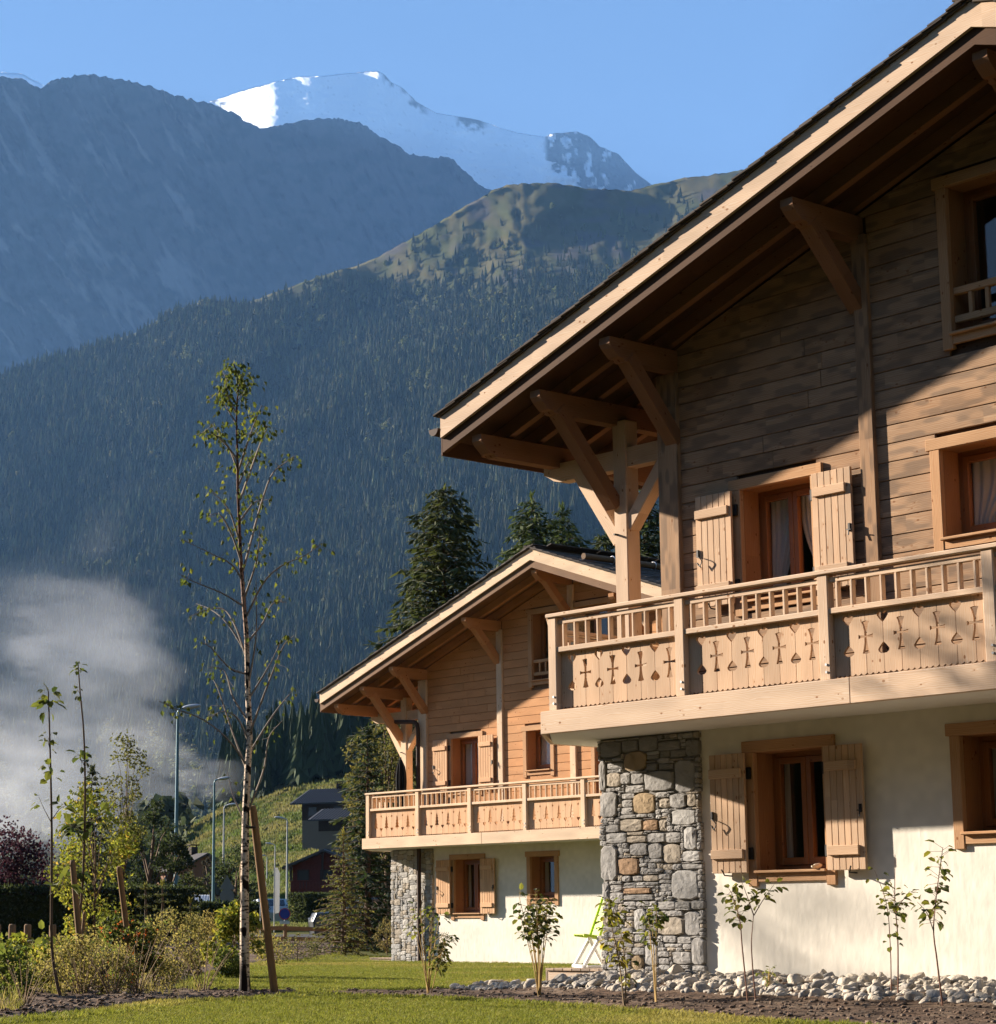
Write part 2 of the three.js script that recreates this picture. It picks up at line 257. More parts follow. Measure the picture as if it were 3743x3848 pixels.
    for (const [x0, x1, d] of [[0.80, 1.09, 0.055], [3.535, 3.715, 0.05], [5.86, 6.04, 0.05], [8.04, 8.22, 0.05], [10.67, 10.96, 0.055]]) put('wall_post', box(x0, x1, 2.8, line((x0 + x1) / 2) - 0.25, -0.34, d, 0.008, 1), pick(opt.greyPosts ? planks : timber), T);
  }
  // ---- windows and shutters
  for (const w of openings) {
    const P = part('window', T), { x0, x1, y0, y1 } = w, mx = (x0 + x1) / 2, zf = -0.30, tm = () => pick(trim), b = 0.115;
    put('lintel', box(x0 - 0.155, x1 + 0.155, y1, y1 + 0.115, -0.03, 0.036, 0.005, 0), tm(), P);
    for (const [a, c] of [[x0 - b, x0], [x1, x1 + b]]) put('jamb', box(a, c, y0 - 0.14, y1 - 0.001, -0.03, 0.032, 0.005, 1), tm(), P);
    put('apron', box(x0 + 0.001, x1 - 0.001, y0 - 0.095, y0 - 0.012, -0.02, 0.026, 0.004, 0), tm(), P);
    put('sill', box(x0 - 0.015, x1 + 0.015, y0 - 0.01, y0 + 0.018, -0.30, 0.07, 0.006, 0), tm(), P);
    put('reveal', mergeGeometries([box(x0 - 0.028, x0 - 0.001, y0, y1 + 0.025, -0.335, -0.031, 0, 1), box(x1 + 0.001, x1 + 0.028, y0, y1 + 0.025, -0.335, -0.031, 0, 1), box(x0 - 0.028, x1 + 0.028, y1 + 0.001, y1 + 0.026, -0.335, -0.031, 0, 0)]), revealMat, P);
    const f = 0.05, bars = [box(x0, x0 + f, y0 + 0.02, y1, zf - 0.03, zf + 0.04), box(x1 - f, x1, y0 + 0.02, y1, zf - 0.03, zf + 0.04), box(x0 + f, x1 - f, y1 - f, y1, zf - 0.03, zf + 0.04), box(x0 + f, x1 - f, y0 + 0.02, y0 + 0.07, zf - 0.03, zf + 0.04)];
    put('frame', mergeGeometries(bars), frameMat, P);
    const leaves = w.top ? 4 : x1 - x0 < 0.8 ? 1 : 2, lw = (x1 - x0 - 2 * f) / leaves, s = 0.06;
    for (let k = 0; k < leaves; k++) {
      const a = x0 + f + k * lw + 0.003, c = a + lw - 0.006, d = y0 + 0.073, e = y1 - f - 0.003;
      put('sash', mergeGeometries([box(a, a + s, d, e, zf - 0.01, zf + 0.055), box(c - s, c, d, e, zf - 0.01, zf + 0.055), box(a + s, c - s, e - s, e, zf - 0.01, zf + 0.055), box(a + s, c - s, d, d + s + 0.015, zf - 0.01, zf + 0.055)]), frameMat, P);
      put('pane', box(a + s - 0.005, c - s + 0.005, d + s, e - s + 0.005, zf + 0.014, zf + 0.022, 0), MAT.glass, P);
      if (!w.top) { // a curtain drawn to one side, in folds
        const n = 40, pos = [], idx = [], left = k === 0, cw = (w.low ? 0.14 : 0.9) * lw;
        for (let j = 0; j <= 10; j++) for (let i = 0; i <= n; i++) { const t = i / n, v = j / 10, gather = (w.low ? 1 : 1 - 0.62 * ss(0.25, 1, v) * (1 - 0.25 * ss(0.85, 1, v))), xx = (left ? a + 0.03 + t * cw * gather : c - 0.03 - t * cw * gather); pos.push(xx, e - v * (e - d), zf - 0.06 + 0.018 * Math.sin(t * 34 + (k ? 1 : 0)) * (0.5 + 0.5 * v) + 0.008 * Math.sin(t * 11 + v * 2)); }
        for (let j = 0; j < 10; j++) for (let i = 0; i < n; i++) { const q = j * (n + 1) + i; idx.push(q, q + n + 1, q + 1, q + 1, q + n + 1, q + n + 2); }
        const g = new THREE.BufferGeometry(); g.setAttribute('position', new THREE.Float32BufferAttribute(pos, 3)); g.setIndex(idx); g.computeVertexNormals(); put('curtain', g, MAT.curtain, P);
      }
    }
    put('room_recess', mergeGeometries([box(x0 - 0.3, x1 + 0.3, y0 - 0.3, y1 + 0.25, -1.6, -1.55, 0), box(x0 - 0.33, x0 - 0.3, y0 - 0.3, y1 + 0.25, -1.6, -0.37, 0), box(x1 + 0.3, x1 + 0.33, y0 - 0.3, y1 + 0.25, -1.6, -0.37, 0), box(x0 - 0.33, x1 + 0.33, y1 + 0.25, y1 + 0.28, -1.6, -0.37, 0), box(x0 - 0.33, x1 + 0.33, y0 - 0.33, y0 - 0.3, -1.6, -0.37, 0)]), MAT.room, P);
    if (w.top) { // low guard rail in front of the gable window
      for (const y of [y0 + 0.12, y0 + 0.40]) put('guard_rail', box(x0, x1, y, y + 0.07, -0.08, -0.02, 0.005, 0), tm(), P);
      for (let x = x0 + 0.16; x < x1; x += 0.19) put('guard_baluster', box(x, x + 0.045, y0 + 0.191, y0 + 0.399, -0.07, -0.03, 0.004, 1), tm(), P);
    }
    if (w.shutters) for (const side of [-1, 1]) {
      const S = part('shutter', T), sw = (x1 - x0) / 2 + 0.03, a = side < 0 ? x0 - 0.075 - sw : x1 + 0.065, zz = 0.062, th = 0.032, n = 6, bw = sw / n;
      for (let k = 0; k < n; k++) put('board', box(a + k * bw + 0.002, a + (k + 1) * bw - 0.002, y0 - 0.002, y1 - 0.003, zz, zz + th, 0.004, 1), pick(panel), S);
      for (const y of [y0 + 0.14, y1 - 0.25]) put('batten', box(a + (side < 0 ? 0.01 : 0.03), a + sw - (side < 0 ? 0.03 : 0.06), y, y + 0.095, zz + th, zz + th + 0.03, 0.005, 0), pick(panel), S);
      for (const y of [y0 + 0.19, y1 - 0.21]) put('hinge', box(side < 0 ? a + sw - 0.01 : a - 0.05, side < 0 ? a + sw + 0.05 : a + 0.01, y - 0.06, y + 0.06, 0.033, 0.062, 0.01), MAT.iron, S);
      const lx = side < 0 ? a + 0.03 : a + sw - 0.03, ly = (y0 + y1) / 2 - 0.05, sg = side < 0 ? 1 : -1;
      put('latch', mergeGeometries([box(lx - 0.012, lx + 0.012, ly - 0.01, ly + 0.07, zz + th, zz + th + 0.02, 0), ...(side < 0 ? [tube(smooth([[lx, ly, zz + th + 0.03], [lx + sg * 0.05, ly - 0.02, zz + th + 0.05], [lx + sg * 0.09, ly - 0.06, zz + th + 0.05], [lx + sg * 0.05, ly - 0.11, zz + th + 0.045], [lx + sg * 0.02, ly - 0.07, zz + th + 0.045], [lx + sg * 0.07, ly - 0.13, zz + th + 0.04]], 18), 0.006, 5)] : [tube([[lx - 0.03, ly + 0.01, zz + th + 0.02], [lx + 0.035, ly, zz + th + 0.03]], 0.007, 5), tube([[lx, ly + 0.01, zz + th + 0.02], [lx, ly - 0.05, zz + th + 0.03]], 0.007, 5)])].map((g) => { g.deleteAttribute('uv'); return g.index ? g.toNonIndexed() : g; })), MAT.iron, S);
      put('stay', tube([[a + sw / 2 + side * 0.05, y0 - 0.03, 0], [a + sw / 2 + side * 0.05, y0 - 0.025, zz + th + 0.02], [a + sw / 2 + side * 0.08, y0 + 0.035, zz + th + 0.03]], 0.008, 5), MAT.iron, S);
    }
  }
  // ---- balcony: slab with a cut corner, edge beams, posts, rails, pierced boards
  {
    const plan = [[-0.9, -9], [11.0, -9], [11.0, 0.99], [0.02, 0.99], [-0.9, 0.09]];
    const g = slab(plan.map(([x, z]) => [x, -z]), 0.205, 0); g.rotateX(-Math.PI / 2).translate(0, 2.586, 0);
    put('balcony_slab', g, MAT.slab, T);
    const fl = slab(plan.map(([x, z]) => [x * 0.99, -z * 0.985]), 0.02, 0); fl.rotateX(-Math.PI / 2).translate(0, 2.7925, 0); put('balcony_floor', fl, std([0.15, 0.115, 0.085], { ...WOOD_B }), T);
    const B = part('balcony', T);
    put('edge_beam', box(-0.06, 4.1, 2.578, 2.822, 0.992, 1.05, 0.006, 0), timber[0], B); put('edge_beam', box(4.102, 11.0, 2.578, 2.822, 0.992, 1.05, 0.006, 0), timber[1], B);
    put('edge_beam', bar([-0.935, 2.70, 0.06], [-0.06, 2.70, 1.015], 0.05, 0.24), timber[1], B);
    put('edge_beam', box(-0.96, -0.91, 2.582, 2.82, -9, 0.06, 0.006, 2), timber[1], B);
    const run = (len, n, M, lead, pattern) => {
      const add = (name, geo, m) => { geo.applyMatrix4(M); put(name, geo, m, B); }, step = (len - 0.125) / n;
      add('handrail', box(-0.02, len + 0.02, 3.822, 3.866, -0.115, 0.02, 0.008, 0), timber[0]);
      for (let k = 0; k <= n; k++) { const x = k * step; if (k || lead) { add('post', box(x, x + 0.125, 2.823, 3.8215, -0.10, 0, 0.008, 1), pick(timber)); for (const y of [2.90, 2.97]) { const q = new THREE.CylinderGeometry(0.013, 0.013, 0.01, 8); q.rotateX(Math.PI / 2).translate(x + 0.08, y, 0.004); add('bolt', q, MAT.steel); } } if (k === n) break;
        const a = x + 0.126, e = x + step - 0.001, w = e - a;
        add('top_rail', box(a, e, 3.745, 3.795, -0.085, -0.03, 0.005, 0), pick(timber)); add('mid_rail', box(a, e, 3.445, 3.50, -0.09, -0.012, 0.005, 0), pick(timber));
        for (let i = 0; i < 10; i++) { const bx = a + (i + 0.5) / 10 * w; add('baluster', box(bx - 0.0125, bx + 0.0125, 3.5005, 3.7445, -0.082, -0.024, 0.003, 1), pick(timber)); }
        const nb = 9, js = [a + 0.005]; for (let i = 0; i < nb - 1; i++) js.push(a + 0.17 + i * (w - 0.17 - 0.14) / (nb - 2)); js.push(e - 0.005);
        for (let i = 0; i < nb; i++) { // one board: both edges carry half of the pierced figure
          const L = js[i], Rr = js[i + 1], yb = 2.862, yt = 3.47, pts = [], prof = (j) => j <= 0 || j >= nb ? [] : pattern(j);
          pts.push([L + 0.0028, yb]); const sc = Math.max(1, Math.round((Rr - L) / 0.066)); for (let q = 0; q < sc; q++) for (let u = 1; u <= 4; u++) pts.push([lerp(L + 0.0028, Rr - 0.0028, (q + u / 4) / sc), yb - 0.018 * Math.sin(Math.PI * u / 4)]);
          for (const [d, y] of prof(i + 1)) pts.push([Rr - d, y]); pts.push([Rr - 0.0028, yt], [L + 0.0028, yt]); for (const [d, y] of prof(i).slice().reverse()) pts.push([L + d, y]);
          add('panel_board', upright(slab(pts, 0.027, -0.095)), pick(panel));
        }
      }
    };
    run(1.85 * 6 + 0.125 - (opt.bay ? 6 * (1.85 - opt.bay) : 0), 6, new THREE.Matrix4().makeTranslation(0.02, 0, 1.0), true, opt.pattern);
    const d = Math.atan2(0.93, 0.93); // cut corner, then the side of the house
    run(1.25, 1, new THREE.Matrix4().makeRotationY(-d).setPosition(-0.87, 0, 0.10), true, opt.pattern);
    run(7.2, 4, new THREE.Matrix4().makeRotationY(-Math.PI / 2).setPosition(-0.87, 0, -7.1), true, opt.pattern);
  }
  // ---- roof
  {
    const Rf = part('roof', T), S = (a, b, lo, hi, z0, z1) => { const p = (x, o) => [x, line(x) + o]; const left = a < XR, xs = [a, b]; return slab(left ? [p(xs[0], lo), p(xs[1], lo), p(xs[1], hi), p(xs[0], hi)] : [p(xs[0], lo), p(xs[1], lo), p(xs[1], hi), p(xs[0], hi)].reverse(), z1 - z0, z0); };
    const eL = -1.56, eR = 2 * XR - eL, ZB = -10.2;
    for (const [a, b] of [[eL, XR], [eR, XR]]) {
      put('deck', S(a, b, 0.165, 0.20, ZB, 1.085), deckMat, Rf); put('roof_body', S(a + Math.sign(b - a) * 0.05, b, 0.201, 0.39, ZB, 1.08), shingleMats[0], Rf);
      put('bargeboard', S(a + Math.sign(b - a) * 0.01, b, 0.175, 0.412, 1.10, 1.142), timber[a < b ? 0 : 1], Rf);
      put('fly_rafter', S(a, b, 0.015, 0.172, 1.04, 1.099), deckMat, Rf);
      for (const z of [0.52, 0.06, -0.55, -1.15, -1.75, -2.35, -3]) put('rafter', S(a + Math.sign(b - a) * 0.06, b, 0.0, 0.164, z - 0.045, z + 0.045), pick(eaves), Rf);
      put('eave_board', box(Math.min(a, a - Math.sign(b - a) * 0.03), Math.max(a, a - Math.sign(b - a) * 0.03), line(a) - 0.02, line(a) + 0.36, ZB, 1.10, 0.003, 2), deckMat, Rf);
      // shingles: the edge ones singly, the rest of the field together
      const field = [], sg = Math.sign(b - a), n = 34, step = 7.5 / n, ang = Math.atan(RS) * (a < b ? 1 : -1) - (a < b ? 0.06 : -0.06);
      for (let k = 0; k <= n; k++) {
        const xs = a - sg * 0.07 + sg * k * step, tile = (z0, z1, lift, tail) => { const g = box(-0.19, 0.21, -0.011, 0.011, z0, z1, 0.003); g.rotateZ(ang); const cx = xs + sg * (0.19 + tail); return g.translate(Math.min(eR + 0.4, cx), line(Math.abs(cx - XR) < 7.6 ? (cx > XR === (a > b) ? cx : XR) : cx) + 0.452 + lift, 0); };
        if (k * step < 7.46) { put('shingle', tile(0.88, 1.185 + 0.02 * r(), 0.004 * r(), 0), pick(shingleMats), Rf); put('shingle', tile(0.90, 1.165 + 0.01 * r(), -0.02, 0.03), pick(shingleMats), Rf); }
        for (let z = 0.87; z > ZB; z -= 0.3) field.push(tile(z - 0.285 - 0.01 * r(), z, 0.008 * r(), 0.03 * (r() - 0.5)));
      }
      const f = put('shingle_field', mergeGeometries(field), shingleMats[1], Rf); f.userData.kind = 'stuff';
      // half-round gutter
      const gx = a - sg * 0.10, gy = line(a) + 0.30, pts = []; for (let i = 0; i <= 10; i++) { const t = Math.PI + i / 10 * Math.PI; pts.push([gx + 0.08 * Math.cos(t), gy + 0.08 * Math.sin(t)]); } for (let i = 10; i >= 0; i--) { const t = Math.PI + i / 10 * Math.PI; pts.push([gx + 0.072 * Math.cos(t), gy + 0.072 * Math.sin(t)]); }
      put('gutter', mergeGeometries([slab(pts, 11.35, -10.2), slab(pts.slice(0, 11), 0.006, 1.15)]), MAT.copper, Rf);
      const lx = XR - sg * 1.45, log = new THREE.CylinderGeometry(0.068, 0.075, 10.6, 12); log.rotateX(Math.PI / 2).translate(lx, line(lx) + 0.575, -4.35); put('snow_log', log, std([0.20, 0.13, 0.08], { map: N1 }), Rf);
      for (let z = 0.1; z > -9; z -= 1.25) put('log_bracket', new THREE.TorusGeometry(0.085, 0.012, 6, 14).translate(lx, line(lx) + 0.575, z), MAT.steel, Rf);
    }
    put('ridge_cap', mergeGeometries([-1, 1].map((s) => { const g = box(-0.01, 0.22, -0.012, 0.012, ZB, 1.17, 0.003, 2); if (s < 0) g.rotateY(Math.PI).translate(0, 0, ZB + 1.17); g.rotateZ(-s * Math.atan(RS)); return g.translate(XR, line(XR) + 0.49, 0); })), shingleMats[2], Rf);
    // purlins with a shaped end, braces
    const pur = [[-1.126, -0.971, -9.8], [-0.157, -0.002, -9.8], [0.932, 1.087, -0.3], [3.485, 3.640, -0.3]], all = [...pur, [XR - 0.08, XR + 0.08, -0.3], ...pur.map(([a, b, z]) => [2 * XR - b, 2 * XR - a, z])];
    for (const [a, b, z] of all) {
      const y = Math.min(line(a), line(b)) - 0.004, prof = [[z, y - 0.24], [0.80, y - 0.24], [0.84, y - 0.21], [0.90, y - 0.205], [1.0, y - 0.12], [1.035, y - 0.075], [1.035, y], [z, y]];
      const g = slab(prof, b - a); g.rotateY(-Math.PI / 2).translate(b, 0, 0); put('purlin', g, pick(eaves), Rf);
    }
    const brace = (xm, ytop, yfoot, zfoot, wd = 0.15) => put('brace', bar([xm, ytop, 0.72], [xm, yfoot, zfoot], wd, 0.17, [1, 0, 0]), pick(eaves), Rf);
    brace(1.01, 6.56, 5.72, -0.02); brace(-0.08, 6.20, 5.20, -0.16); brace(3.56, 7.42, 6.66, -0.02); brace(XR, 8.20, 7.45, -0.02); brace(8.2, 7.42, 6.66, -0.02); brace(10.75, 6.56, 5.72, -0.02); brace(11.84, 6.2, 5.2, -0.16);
    // outer posts under the overhang with their cross beams
    for (const m of [false, true]) {
      const X = (x) => m ? 2 * XR - x : x, bx = (a, b, ...q) => box(Math.min(X(a), X(b)), Math.max(X(a), X(b)), ...q);
      put('outer_post', bx(-0.09, 0.11, 2.823, 6.17, -0.36, -0.155, 0.01, 1), timber[0], Rf);
      const prof = [[X(-1.24), 5.845], [X(-1.24), 5.74], [X(-1.16), 5.70], [X(-1.08), 5.65], [X(-0.98), 5.625], [X(0.85), 5.625], [X(0.85), 5.845]]; put('cross_beam', slab(m ? prof : prof.reverse(), 0.155, -0.335), timber[1], Rf);
      put('cross_brace', bar([X(-0.70), 5.70, -0.257], [X(-0.06), 4.80, -0.257], 0.15, 0.17, [0, 0, 1]), timber[2], Rf); put('cross_brace', bar([X(0.72), 5.70, -0.257], [X(0.08), 4.95, -0.257], 0.14, 0.16, [0, 0, 1]), timber[2], Rf);
      put('peg', bx(-0.05, -0.03, 4.86, 4.88, -0.17, -0.10, 0), MAT.iron, Rf);
    }
    if (opt.downpipe) put('downpipe', tube([[-1.66, 6.10, -1.0], [-1.66, 5.98, -1.0], [-1.60, 5.92, -0.95], [-0.3, 5.60, 0.05], [0.75, 5.52, 0.13], [0.86, 5.46, 0.135], [0.90, 5.34, 0.135], [0.90, -0.1, 0.135]], 0.05, 10), MAT.copper, Rf);
  }
  return T;
}
const half = (f, k = 1.6, yc = 3.195, ky = 1.14) => f.map(([d, y]) => [d <= 0.0028 ? d : d * k, yc + (y - yc) * ky]);
const heartCross = (j) => j % 2 ? half([[0.0028, 3.047], [0.022, 3.05], [0.037, 3.065], [0.040, 3.082], [0.026, 3.108], [0.0028, 3.14], [0.0028, 3.30], [0.026, 3.332], [0.040, 3.358], [0.037, 3.376], [0.022, 3.388], [0.008, 3.378], [0.0028, 3.372]])
  : half([[0.0028, 3.057], [0.026, 3.062], [0.017, 3.10], [0.010, 3.15], [0.009, 3.193], [0.042, 3.188], [0.052, 3.182], [0.052, 3.218], [0.042, 3.212], [0.009, 3.207], [0.010, 3.25], [0.019, 3.295], [0.028, 3.322], [0.0028, 3.328]]);
const firHeart = (j) => j % 2 ? half([[0.0028, 3.03], [0.007, 3.03], [0.007, 3.065], [0.043, 3.065], [0.020, 3.128], [0.036, 3.128], [0.016, 3.19], [0.029, 3.19], [0.012, 3.24], [0.021, 3.24], [0.0028, 3.315]])
  : half([[0.0028, 3.0], [0.020, 3.028], [0.031, 3.05], [0.028, 3.065], [0.016, 3.07], [0.0028, 3.06], [0.0028, 3.275], [0.016, 3.30], [0.0028, 3.325]]);
const PILLAR = [[-0.19,2.38,0.13,2.55,"d"],[0.15,2.42,0.39,2.55,"d"],[0.41,2.41,0.68,2.57,"d"],[0.69,2.4,1.01,2.5,"d"],[1.09,2.32,1.27,2.5,"d"],[0.17,2.21,0.51,2.42,"b"],[0.51,2.32,0.69,2.37,"d"],[0.71,2.33,0.85,2.41,"d"],[0.86,2.32,1.09,2.4,"d"],[-0.21,2.02,-0.11,2.35,"g"],[-0.09,2.25,0.15,2.32,"g"],[-0.1,2.06,0.11,2.21,"t"],[0.13,2.08,0.27,2.2,"g"],[0.28,2.07,0.46,2.19,"g"],[0.48,1.98,0.9,2.19,"g"],[0.92,1.95,1.2,2.29,"g"],[0.51,2.2,0.67,2.28,"d"],[0.69,2.2,0.89,2.27,"d"],[0.18,1.98,0.46,2.06,"g"],[-0.2,1.73,0.06,2.0,"g"],[0.12,1.92,0.32,1.98,"g"],[0.13,1.83,0.29,1.91,"g"],[0.11,1.75,0.29,1.83,"g"],[0.3,1.75,0.63,1.97,"b"],[0.68,1.8,0.84,1.9,"t"],[0.85,1.79,1.07,1.94,"g"],[1.09,1.8,1.21,1.93,"t"],[0.86,1.61,1.2,1.77,"l"],[0.1,1.57,0.43,1.7,"t"],[0.45,1.57,0.66,1.68,"o"],[0.67,1.56,0.79,1.68,"t"],[-0.12,1.57,0.08,1.65,"g"],[-0.12,1.45,0.19,1.56,"l"],[0.2,1.45,0.49,1.52,"t"],[0.5,1.44,0.75,1.54,"g"],[0.77,1.43,0.99,1.54,"g"],[1.03,1.35,1.2,1.59,"l"],[-0.21,1.05,0.04,1.43,"g"],[0.24,1.31,0.5,1.44,"g"],[0.51,1.27,0.71,1.43,"g"],[0.72,1.22,0.97,1.42,"t"],[1.01,1.23,1.25,1.34,"l"],[0.06,1.11,0.36,1.29,"o"],[0.98,1.15,1.27,1.21,"g"],[0.83,0.84,1.21,1.14,"l"],[0.11,1.04,0.23,1.1,"g"],[0.25,1.04,0.4,1.1,"g"],[0.42,1.04,0.64,1.1,"t"],[0.65,1.05,0.82,1.11,"g"],[-0.2,0.84,-0.1,1.04,"g"],[-0.09,0.81,0.12,0.93,"g"],[0.13,0.91,0.53,0.97,"o"],[0.13,0.84,0.58,0.9,"d"],[0.61,0.74,0.87,0.83,"g"],[0.88,0.75,1.09,0.82,"d"],[1.1,0.74,1.28,0.83,"d"],[0.28,0.51,0.45,0.75,"l"],[0.62,0.48,0.98,0.66,"t"],[1.0,0.47,1.21,0.72,"g"],[0.05,0.64,0.14,0.71,"g"],[0.16,0.41,0.26,0.49,"t"],[0.27,0.4,0.42,0.49,"g"],[0.69,0.4,0.88,0.47,"g"],[0.89,0.39,1.09,0.46,"g"],[0.42,0.16,0.6,0.38,"l"],[1.09,0.17,1.26,0.45,"g"],[0.81,0.18,1.07,0.31,"g"],[0.22,0.1,0.38,0.26,"b"],[-0.06,0.24,0.04,0.35,"g"],[0.62,0.17,0.77,0.24,"g"],[0.15,-0.05,0.31,0.06,"l"],[0.35,-0.06,0.49,0.03,"t"],[0.92,-0.03,1.19,0.07,"g"],[-0.2,0.58,-0.07,0.7,"t"]];
chalet(C1, 'large near chalet, its balcony boards pierced with hearts and crosses', { seed: 101, timber: [0.54, 0.435, 0.335], plank: [0.39, 0.262, 0.165], plankMaps: WOOD_B, trim: [0.46, 0.29, 0.165], panel: [0.52, 0.385, 0.27], reveal: [0.36, 0.19, 0.09], greyPosts: true, deck: [0.085, 0.048, 0.028], eaves: [0.21, 0.12, 0.07], pattern: heartCross, stones: PILLAR, fillTones: ['g', 'g', 'd', 'g', 't', 'g', 'l'] });  // eaves and deck: brown stain, darkened further for the shade under the roof
chalet(C2, 'farther chalet with whole gable in view, balcony boards pierced with fir trees', { seed: 202, timber: [0.65, 0.515, 0.375], plank: [0.54, 0.30, 0.15], plankMaps: WOOD_C, trim: [0.50, 0.32, 0.185], panel: [0.56, 0.38, 0.24], reveal: [0.40, 0.205, 0.095], pattern: firHeart, deck: [0.19, 0.12, 0.075], eaves: [0.42, 0.225, 0.11], stones: [], bigFill: true, fillTones: ['l', 'w', 'g', 't', 'w', 'l', 't'], downpipe: true, bay: 1.78 });
// ---------------------------------------------------------------- ground
const BEDS = {
  wall: [[-2.4, 2.5], [-2.1, 1.7], [-2.2, 0.2], [-1.55, -0.5], [-0.2, 0.0], [1.3, 0.02], [9.5, 0.02], [9.5, 5.6], [6.3, 4.65], [3, 3.4], [0.15, 2.65], [-1.2, 2.75]].map(([x, z]) => { const w = toWorld(C1, x, 0, z); return [w[0], w[2]]; }),
  shrub: [[-3.4, -14.0], [-2.25, -17.1], [-1.62, -21.4], [-0.85, -22.3], [-0.25, -24.4], [-0.32, -25.3], [-1.0, -24.9], [-1.75, -25.6], [-1.95, -29], [-2.0, -38], [-1.6, -50], [0, -59], [0.2, -70], [-16, -70], [-16, -40], [-8, -14]],
};
function polyDist(P, x, z) { // signed distance, positive inside
  let d = 1e9, inside = false;
  for (let i = 0, j = P.length - 1; i < P.length; j = i++) {
    const [ax, az] = P[j], [bx, bz] = P[i], ex = bx - ax, ez = bz - az, t = clamp(((x - ax) * ex + (z - az) * ez) / (ex * ex + ez * ez)), qx = x - ax - t * ex, qz = z - az - t * ez;
    d = Math.min(d, Math.hypot(qx, qz)); if ((az > z) !== (bz > z) && x < (bx - ax) * (z - az) / (bz - az) + ax) inside = !inside;
  }
  return inside ? d : -d;
}
function G(x, z) { // height of the land
  const d = -z, [lx, lz] = toLocal(C1, x, z), az = d > 20 ? x / d : 0;
  let h = -0.15 + 0.02 * (fbm(x * 0.25, z * 0.25) - 0.5);
  h += 0.16 * ss(1.7, 0.3, lz) * ss(-1.3, 0.2, lx) * ss(-14, -8, lz);
  h += 0.26 * ss(53, 63, d) * ss(4, -2, x);
  if (d > 60) {
    const lat = curve([[-0.2, 0.02], [-0.11, 0.06], [-0.082, 0.3], [-0.068, 0.66], [-0.045, 0.85], [-0.018, 1.0], [0.05, 1.25], [0.3, 1.4]], az);
    h += lat * (curve([[60, 0], [130, 0.8], [200, 2.3], [240, 5], [295, 10.4], [350, 18], [420, 28], [520, 35], [900, 42]], d) + 0.9 * (fbm(x * 0.05, z * 0.05) - 0.5) * ss(120, 200, d)) * ss(2800, 1500, d);
  }
  return h;
}
const grassMap = (() => { const t = tex(512, 512, (x, y) => { const a = wrapn(x / 3, y / 3, 171, 171, 61), b = wrapn(x / 24, y / 24, 22, 22, 62), c = wrapn(x / 128, y / 128, 4, 4, 63), v = 0.55 + 0.45 * a * (0.6 + 0.4 * b); return mixc([v * 0.95, v, v * 0.8], [v * 1.0, v * 0.93, v * 0.75], ss(0.35, 0.7, 0.5 * b + 0.5 * c)); }, true); return t; })();
{
  const az = [], rad = []; for (let a = -180; a < -16; a += 4) az.push(a); for (let a = -16; a <= 22; a += 0.16) az.push(a); for (let a = 23; a < 180; a += 4) az.push(a); az.push(180);
  for (let r = 3; r < 70; r *= 1.012) rad.push(r); for (let r = 70; r < 900; r *= 1.02) rad.push(r); for (let r = 900; r < 2700; r *= 1.2) rad.push(r);
  const pos = [], uv = [], idx = [], col = [], n = az.length;
  for (const r of rad) for (const a of az) {
    const x = r * Math.sin(a * DEG), z = -r * Math.cos(a * DEG); pos.push(x, G(x, z), z); uv.push(x * 0.5, z * 0.5);
    const p = fbm(x * 0.35 + 7, z * 0.35, 0, 3), lawn = mixc([0.105, 0.13, 0.02], [0.17, 0.155, 0.04], ss(0.42, 0.72, p)), q = fbm(x * 0.06, z * 0.06, 0, 4), q2 = fbm(x * 0.35, z * 0.2, 3, 3), mead = mixc([0.085, 0.125, 0.026], [0.16, 0.155, 0.05], ss(0.35, 0.65, q * 0.6 + q2 * 0.4));
    col.push(...mixc(lawn, mead, ss(80, 130, r)));
  }
  for (let j = 0; j + 1 < rad.length; j++) for (let i = 0; i + 1 < n; i++) { const a = j * n + i; idx.push(a, a + 1, a + n, a + 1, a + n + 1, a + n); }
  const c0 = pos.length / 3; pos.push(0, -0.15, 0); uv.push(0, 0); col.push(0.105, 0.135, 0.022); for (let i = 0; i + 1 < n; i++) idx.push(c0, i + 1, i);
  const g = new THREE.BufferGeometry(); g.setAttribute('position', new THREE.Float32BufferAttribute(pos, 3)); g.setAttribute('uv', new THREE.Float32BufferAttribute(uv, 2)); g.setAttribute('color', new THREE.Float32BufferAttribute(col, 3)); g.setIndex(idx); g.computeVertexNormals();
  setting('ground', g, new THREE.MeshPhysicalMaterial({ specularIntensity: 0.15, vertexColors: true, map: grassMap, roughness: 1 }));
}
